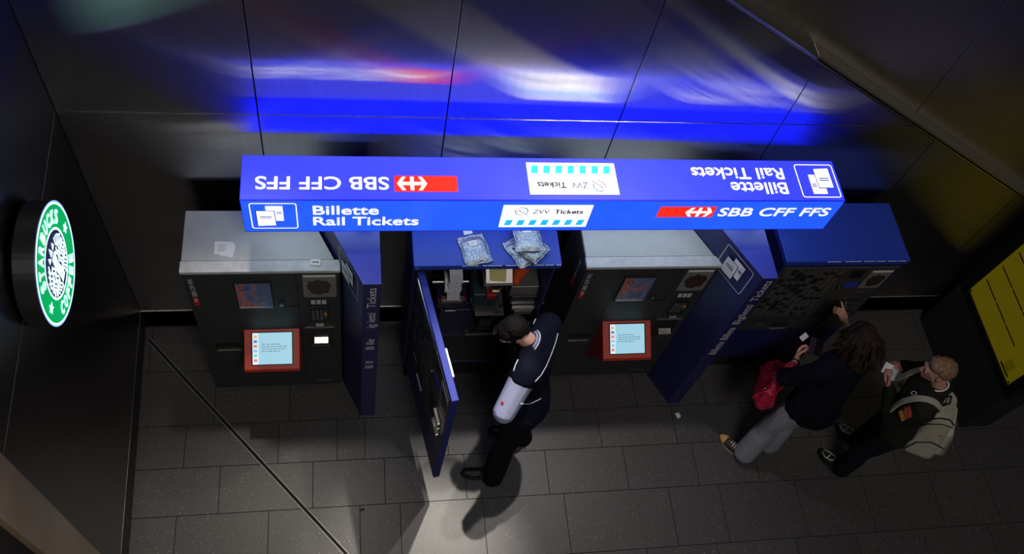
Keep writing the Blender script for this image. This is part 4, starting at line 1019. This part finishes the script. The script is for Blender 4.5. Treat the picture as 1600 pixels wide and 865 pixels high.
def sneaker(heel, toe, par, body='shoe_brown', tip='shoe_tan', sole='sole', laces=True):
    o, q = shoe(heel, toe, par, body, sole)
    if tip: MB().hull((q(.84, .0, .040), (.044, .044, .029)), (q(.93, .0, .036), (.034, .034, .022))).build('toe_cap', tip, o, smooth=True)
    for k in range(4 if laces else 0): MB().tube([q(.48 + .075 * k, -.030, .078 - .006 * k), q(.50 + .075 * k, 0, .092 - .007 * k), q(.48 + .075 * k, .030, .078 - .006 * k)], .0042).build('lace', 'lace', o, smooth=True)
    return o, q
sneaker((3.235, -1.375, 0), (3.068, -1.165, 0), fm)
sneaker((3.435, -1.295, 0), (3.495, -1.03, 0), fm)

# ---- the man with the backpack
JM = dict(shL=(3.985, -1.545, 1.40), shR=(4.165, -1.235, 1.41), neck=(4.130, -1.390, 1.455), head=(4.055, -1.318, 1.622), face=((-.90, .30, -.20), (-.15, .06, .98)),
          hipL=(4.035, -1.53, .93), hipR=(4.13, -1.375, .93), kneeL=(4.00, -1.51, .50), kneeR=(4.17, -1.32, .50), ankL=(4.03, -1.515, .09), ankR=(4.245, -1.295, .09),
          toeL=(3.925, -1.355), toeR=(4.19, -1.19), elbL=(3.90, -1.485, 1.13), elbR=(4.205, -1.10, 1.14), wriL=(3.965, -1.255, 1.145), wriR=(4.125, -1.085, 1.175), k=.98)
mn, RM_, mb_ = person(JM, 'man in a dark jacket with a khaki backpack holding paper tickets', (4.08, -1.42, 0), 'skin_dark',
    [((3.965, -1.255, 1.145), (-.10, .92, .25), (.55, .20, .75), -1, (.35, .55, .65, .7), .98, .6), ((4.125, -1.085, 1.175), (-.85, -.25, .05), (-.2, .1, -.95), -1, (.35, .45, .5, .55), .98, .8)], .005)
q = lambda l, f_, u: V(JM['head']) + RM_ @ V((l, f_, u))
b = MB().hull((q(0, -.030, .028), (.086, .092, .090), RM_)).hull((q(0, .020, .064), (.072, .062, .050), RM_)).hull((q(0, -.075, -.025), (.062, .036, .045), RM_))
displace(b.build('hair', 'hair_fair', mn, voxel=.005, relax=2), .007, .014)
b = MB(); torso(b, JM, .028)
for s in 'LR': arm(b, JM, s, .024, t1=.97)
hp = (V(JM['hipL']) + V(JM['hipR'])) / 2
b.hull((hp + V((0, 0, .12)), .17), (hp + V((0, 0, .03)), .165))
jk = b.build('jacket', 'jacket', mn, voxel=.008, relax=5)
nd = (V(JM['head']) - V(JM['neck'])).normalized(); a = nd.orthogonal().normalized(); c_ = nd.cross(a); NB = V(JM['neck'])
MB().tube([NB + nd * .045 + (a * math.cos(t) + c_ * math.sin(t)) * .066 for t in [2 * math.pi * i / 28 for i in range(28)]], .008, 8, True).build('shirt_collar', 'collar', mn, smooth=True)
MB().tube([NB + nd * .030 + (a * math.cos(t) + c_ * math.sin(t)) * .080 for t in [2 * math.pi * i / 28 for i in range(28)]], .020, 8, True).build('jacket_collar', 'jacket', jk, smooth=True)
b = MB()
for s in 'LR': leg(b, JM, s, .020, 1.0, .018)
b.hull((JM['hipL'], .112), (JM['hipR'], .112))
b.build('trousers', 'jeans', mn, voxel=.009, relax=5)
for he, to in (((4.06, -1.555, 0), (3.925, -1.35, 0)), ((4.285, -1.335, 0), (4.19, -1.185, 0))):
    he, to = V(he), V(to); to = he + (to - he).normalized() * .275
    o, q = shoe(he, to, mn, 'shoe_black', 'rubber')
    for sg in (1, -1): MB().tube([q(.92, sg * .012, .066), q(.74, sg * .034, .070), q(.58, sg * .030, .092), q(.50, sg * .010, .100)], .005).build('silver_trim', 'silver_trim', o, smooth=True)
    MB().tube([q(.70, -.03, .077), q(.68, 0, .090), q(.70, .03, .077)], .005).build('silver_trim', 'silver_trim', o, smooth=True)
sj = Surf(jk)
sj.patch(((1404.5, 643), (1411, 640), (1415, 655), (1409.5, 658)), 'sleeve_patch', 'patch_o', jk)
sj.patch(((1412.5, 636), (1423, 634), (1426, 651), (1415.5, 654)), 'sleeve_patch', 'patch_r', jk)
P_ = [sj.hit(1419.2 + 4.0 * math.cos(t), 644 + 6.2 * math.sin(t), .007) for t in [2 * math.pi * i / 14 for i in range(14)]]
if all(P_): MB().tube(P_, .0022, 5, True).build('patch_emblem', 'patch_o', jk)
P_ = [sj.hit(1428.5 + 4 * math.cos(t), 614.5 + 3 * math.sin(t), .004) for t in [2 * math.pi * i / 14 for i in range(14)]]
if all(P_): MB().tube(P_, .0035, 5, True).build('chest_badge', 'collar', jk)

# ---- backpack on the man's back
Fm = (V(JM['shL']) - V(JM['shR'])).cross(V(UPZ)); Fm.z = 0; Fm.normalize(); Lm = V(UPZ).cross(Fm)
bk = thing('backpack', 'khaki and grey backpack worn by the man at the right', 'backpack', (4.20, -1.55, .90))
upv = (V((0, 0, 1)) + Fm * .10).normalized()
BC = (V(JM['shL']) + V(JM['shR'])) / 2 - Fm * .215 + V((0, 0, -.235))
q = lambda l, f_, u: BC + Lm * l + Fm * f_ + upv * u
b = MB().hull(*[(q(l, f_, u), r) for l, f_, u, r in ((.12, .06, .17, .045), (-.12, .06, .17, .045), (.18, .08, -.24, .05), (-.14, .06, -.25, .05), (.16, -.05, -.24, .06), (-.13, -.06, -.24, .06), (.10, -.02, .12, .05), (-.10, -.02, .12, .05))])
b.build('main_pouch', 'pack', bk, voxel=.009, relax=4)
fp = MB().hull(*[(q(l, f_, u), r) for l, f_, u, r in ((.10, -.085, .02, .04), (-.10, -.085, .02, .04), (.12, -.11, -.22, .045), (-.12, -.11, -.22, .045))]).build('front_pouch', 'pack_light', bk, voxel=.008, relax=4)
MB().hull(*[(q(l, f_, u), r) for l, f_, u, r in ((.09, -.13, -.06, .03), (-.09, -.13, -.06, .03), (.11, -.15, -.24, .038), (-.11, -.15, -.24, .038))]).build('lower_pouch', 'pack_grey', bk, voxel=.008, relax=4)
for s in (1, -1):
    sh_ = V(JM['shL'] if s > 0 else JM['shR']) - Lm * s * .055
    pts = [q(s * .085, .10, .17), sh_ - Fm * .085 + V((0, 0, .06)), sh_ + V((0, 0, .098)), sh_ + Fm * .085 + V((0, 0, .045)), sh_ + Fm * .135 + V((0, 0, -.10)), sh_ + Fm * .11 + Lm * s * .03 + V((0, 0, -.26)), q(s * .17, .09, -.12)]
    fine = []
    for i in range(len(pts) - 1):
        p0, p1, p2, p3 = pts[max(i - 1, 0)], pts[i], pts[i + 1], pts[min(i + 2, len(pts) - 1)]
        for k in range(8):
            t = k / 8; fine.append(.5 * (2 * p1 + (p2 - p0) * t + (2 * p0 - 5 * p1 + 4 * p2 - p3) * t * t + (3 * p1 - p0 - 3 * p2 + p3) * t ** 3))
    fine.append(pts[-1]); b = MB()
    side = Lm
    A_, B_ = [], []
    for i, p in enumerate(fine):
        w2 = .024
        t = (fine[min(i + 1, len(fine) - 1)] - fine[max(i - 1, 0)]).normalized(); sd = (Lm - t * Lm.dot(t)).normalized(); nn = t.cross(sd)
        A_.append([p + sd * w2 + nn * .006, p - sd * w2 + nn * .006, p - sd * w2 - nn * .006, p + sd * w2 - nn * .006])
    P_ = [x for r in A_ for x in r]; F_ = []
    for i in range(len(A_) - 1):
        for k in range(4): F_.append((i * 4 + k, i * 4 + (k + 1) % 4, (i + 1) * 4 + (k + 1) % 4, (i + 1) * 4 + k))
    F_ += [(3, 2, 1, 0), tuple(len(P_) - 4 + k for k in range(4))]
    b.add(P_, F_).build('shoulder_strap', 'pack', bk, smooth=False, bevel=.002)
MB().tube([q(.04, .06, .215), q(.03, .03, .262), q(-.03, .03, .262), q(-.04, .06, .215)], .008).build('grab_loop', 'strap_black', bk, smooth=True)
allp = Surf(*[o for o in bk.children if o.name.startswith(('main', 'front', 'lower'))])
for nm, mm, r, pts in (('webbing', 'strap_black', .006, [(1457, 654), (1470, 653), (1484, 656), (1490, 664)]), ('webbing', 'strap_black', .004, [(1428, 668), (1450, 662), (1472, 662), (1488, 668)]), ('zip', 'strap_black', .005, [(1413, 700), (1432, 690), (1455, 690), (1474, 700)]), ('brand_mark', 'swoosh', .0022, [(1466, 679), (1468.5, 681.5), (1474, 679)])):
    P_ = allp.path(pts, 5, .003)
    if len(P_) > 2: MB().tube(P_, r, 6).build(nm, mm, bk, smooth=True)

# ---- things held
def card(name, label, cat, c, fd, ud, w_, h_, m='paper', curve=.0, group=None, under=None):
    R = basis(fd, ud); n = 8; b = MB(); P0, P1 = [], []
    for i in range(n + 1):
        u = i / n - .5
        for v in (-.5, .5):
            p = V(c) + R @ V((u * w_, curve * (u * u * 4), v * h_)); P0.append(p); P1.append(p + R @ V((0, -.0012, 0)))
    K_ = len(P0); F_ = [(2 * i, 2 * i + 1, 2 * i + 3, 2 * i + 2) for i in range(n)]; F_ += [tuple(K_ + k for k in f_[::-1]) for f_ in F_]
    rim = [2 * i for i in range(n + 1)] + [2 * i + 1 for i in range(n, -1, -1)]
    F_ += [(rim[k], rim[(k + 1) % len(rim)], K_ + rim[(k + 1) % len(rim)], K_ + rim[k]) for k in range(len(rim))]
    return tag(b.add(P0 + P1, F_).build(name, m), label, cat, group)
card('ticket', 'white paper ticket in the left hand of the man with the backpack', 'ticket', (3.962, -1.115, 1.205), (-.15, -.45, .85), (.5, .8, .3), .065, .085, curve=.006)
card('ticket', 'pale blue ticket pinched between both hands of the man with the backpack', 'ticket', (4.025, -1.155, 1.17), (-.2, -.5, .8), (.3, .8, .4), .05, .085, 'paper_blue', curve=.004)
card('ticket', 'small white ticket sticking out of the woman\'s left hand', 'ticket', (3.395, -.815, 1.165), (-.1, -.3, .9), (.8, .5, .2), .040, .065)
wl_ = thing('wallet', 'dark purple open wallet in the woman\'s left hand', 'wallet', (3.445, -.86, 1.14))
Gw = Frame((3.445, -.870, 1.125), (.45, .85, .15), (.80, -.40, .30))
MB().box(-.06, -.005, -.006, .075, .045, .006, Gw).box(-.06, .045, -.004, .075, .095, .004, Frame(Gw(0, 0), Gw.S, (Gw.T + Gw.N * .25))).build('cover', 'wallet', wl_, bevel=.003)
for k in range(2): MB().box(-.045, .014 + k * .022, .005, .060, .020 + k * .022, .009, Gw).build('card_edge', 'grey_print', wl_)

# ---- the red handbag on the woman's arm
hb = thing('handbag', 'crimson leather handbag hanging from the woman\'s left arm', 'handbag', (3.13, -1.16, .72))
D_ = V((-.30, -.55, 0)).normalized(); S_ = V((-D_.y, D_.x, 0)); HC = V((3.180, -1.055, .88))
q = lambda a, s, u: HC + D_ * a + S_ * s + V((0, 0, u))
b = MB().hull(*[(q(a, s, u), r) for a, s, u, r in ((.15, .0, -.07, .06), (-.15, .0, -.07, .06), (.13, .03, -.06, .06), (-.13, -.03, -.06, .06), (.13, .0, .07, .035), (-.13, .0, .07, .035))])
for k in range(9):
    a = -.14 + k * .035; b.tube([q(a, .075, -.08), q(a + .008, .065, .0), q(a, .035, .085)], [.012, .010, .006], 6); b.tube([q(a, -.075, -.08), q(a - .008, -.065, .0), q(a, -.035, .085)], [.012, .010, .006], 6)
pb = b.build('pouch', 'bag_red', hb, voxel=.006, relax=3); displace(pb, .014, .04)
MB().tube([q(.145, 0, .098), q(0, 0, .110), q(-.145, 0, .098)], .008).build('zip_band', 'bag_red', hb, smooth=True)
eb = lerp(JF['elbL'], JF['wriL'], .30)
for sg in (1, -1):
    MB().tube([q(.11, .04 * sg, .07), lerp(q(.09, .045 * sg, .11), eb + V((0, 0, .03)) + D_ * .04, .55) + S_ * .02 * sg, eb + V((0, 0, .082)) + S_ * .015 * sg, lerp(q(-.09, .045 * sg, .11), eb + V((0, 0, .03)) - D_ * .04, .55) + S_ * .02 * sg, q(-.11, .04 * sg, .07)], .011).build('handle', 'bag_red', hb, smooth=True)
    for a in (.11, -.11): MB().hull((q(a, .045 * sg, .072), .012)).build('ring', 'brass', hb, smooth=True)
MB().prism([(-.018, 0), (.018, 0), (.022, .075), (0, .095), (-.022, .075)], 0, .006, Frame(q(.0, -.072, -.03), -D_, V((0, 0, 1)) + S_ * .3)).build('tag', 'brass', hb, bevel=.002)
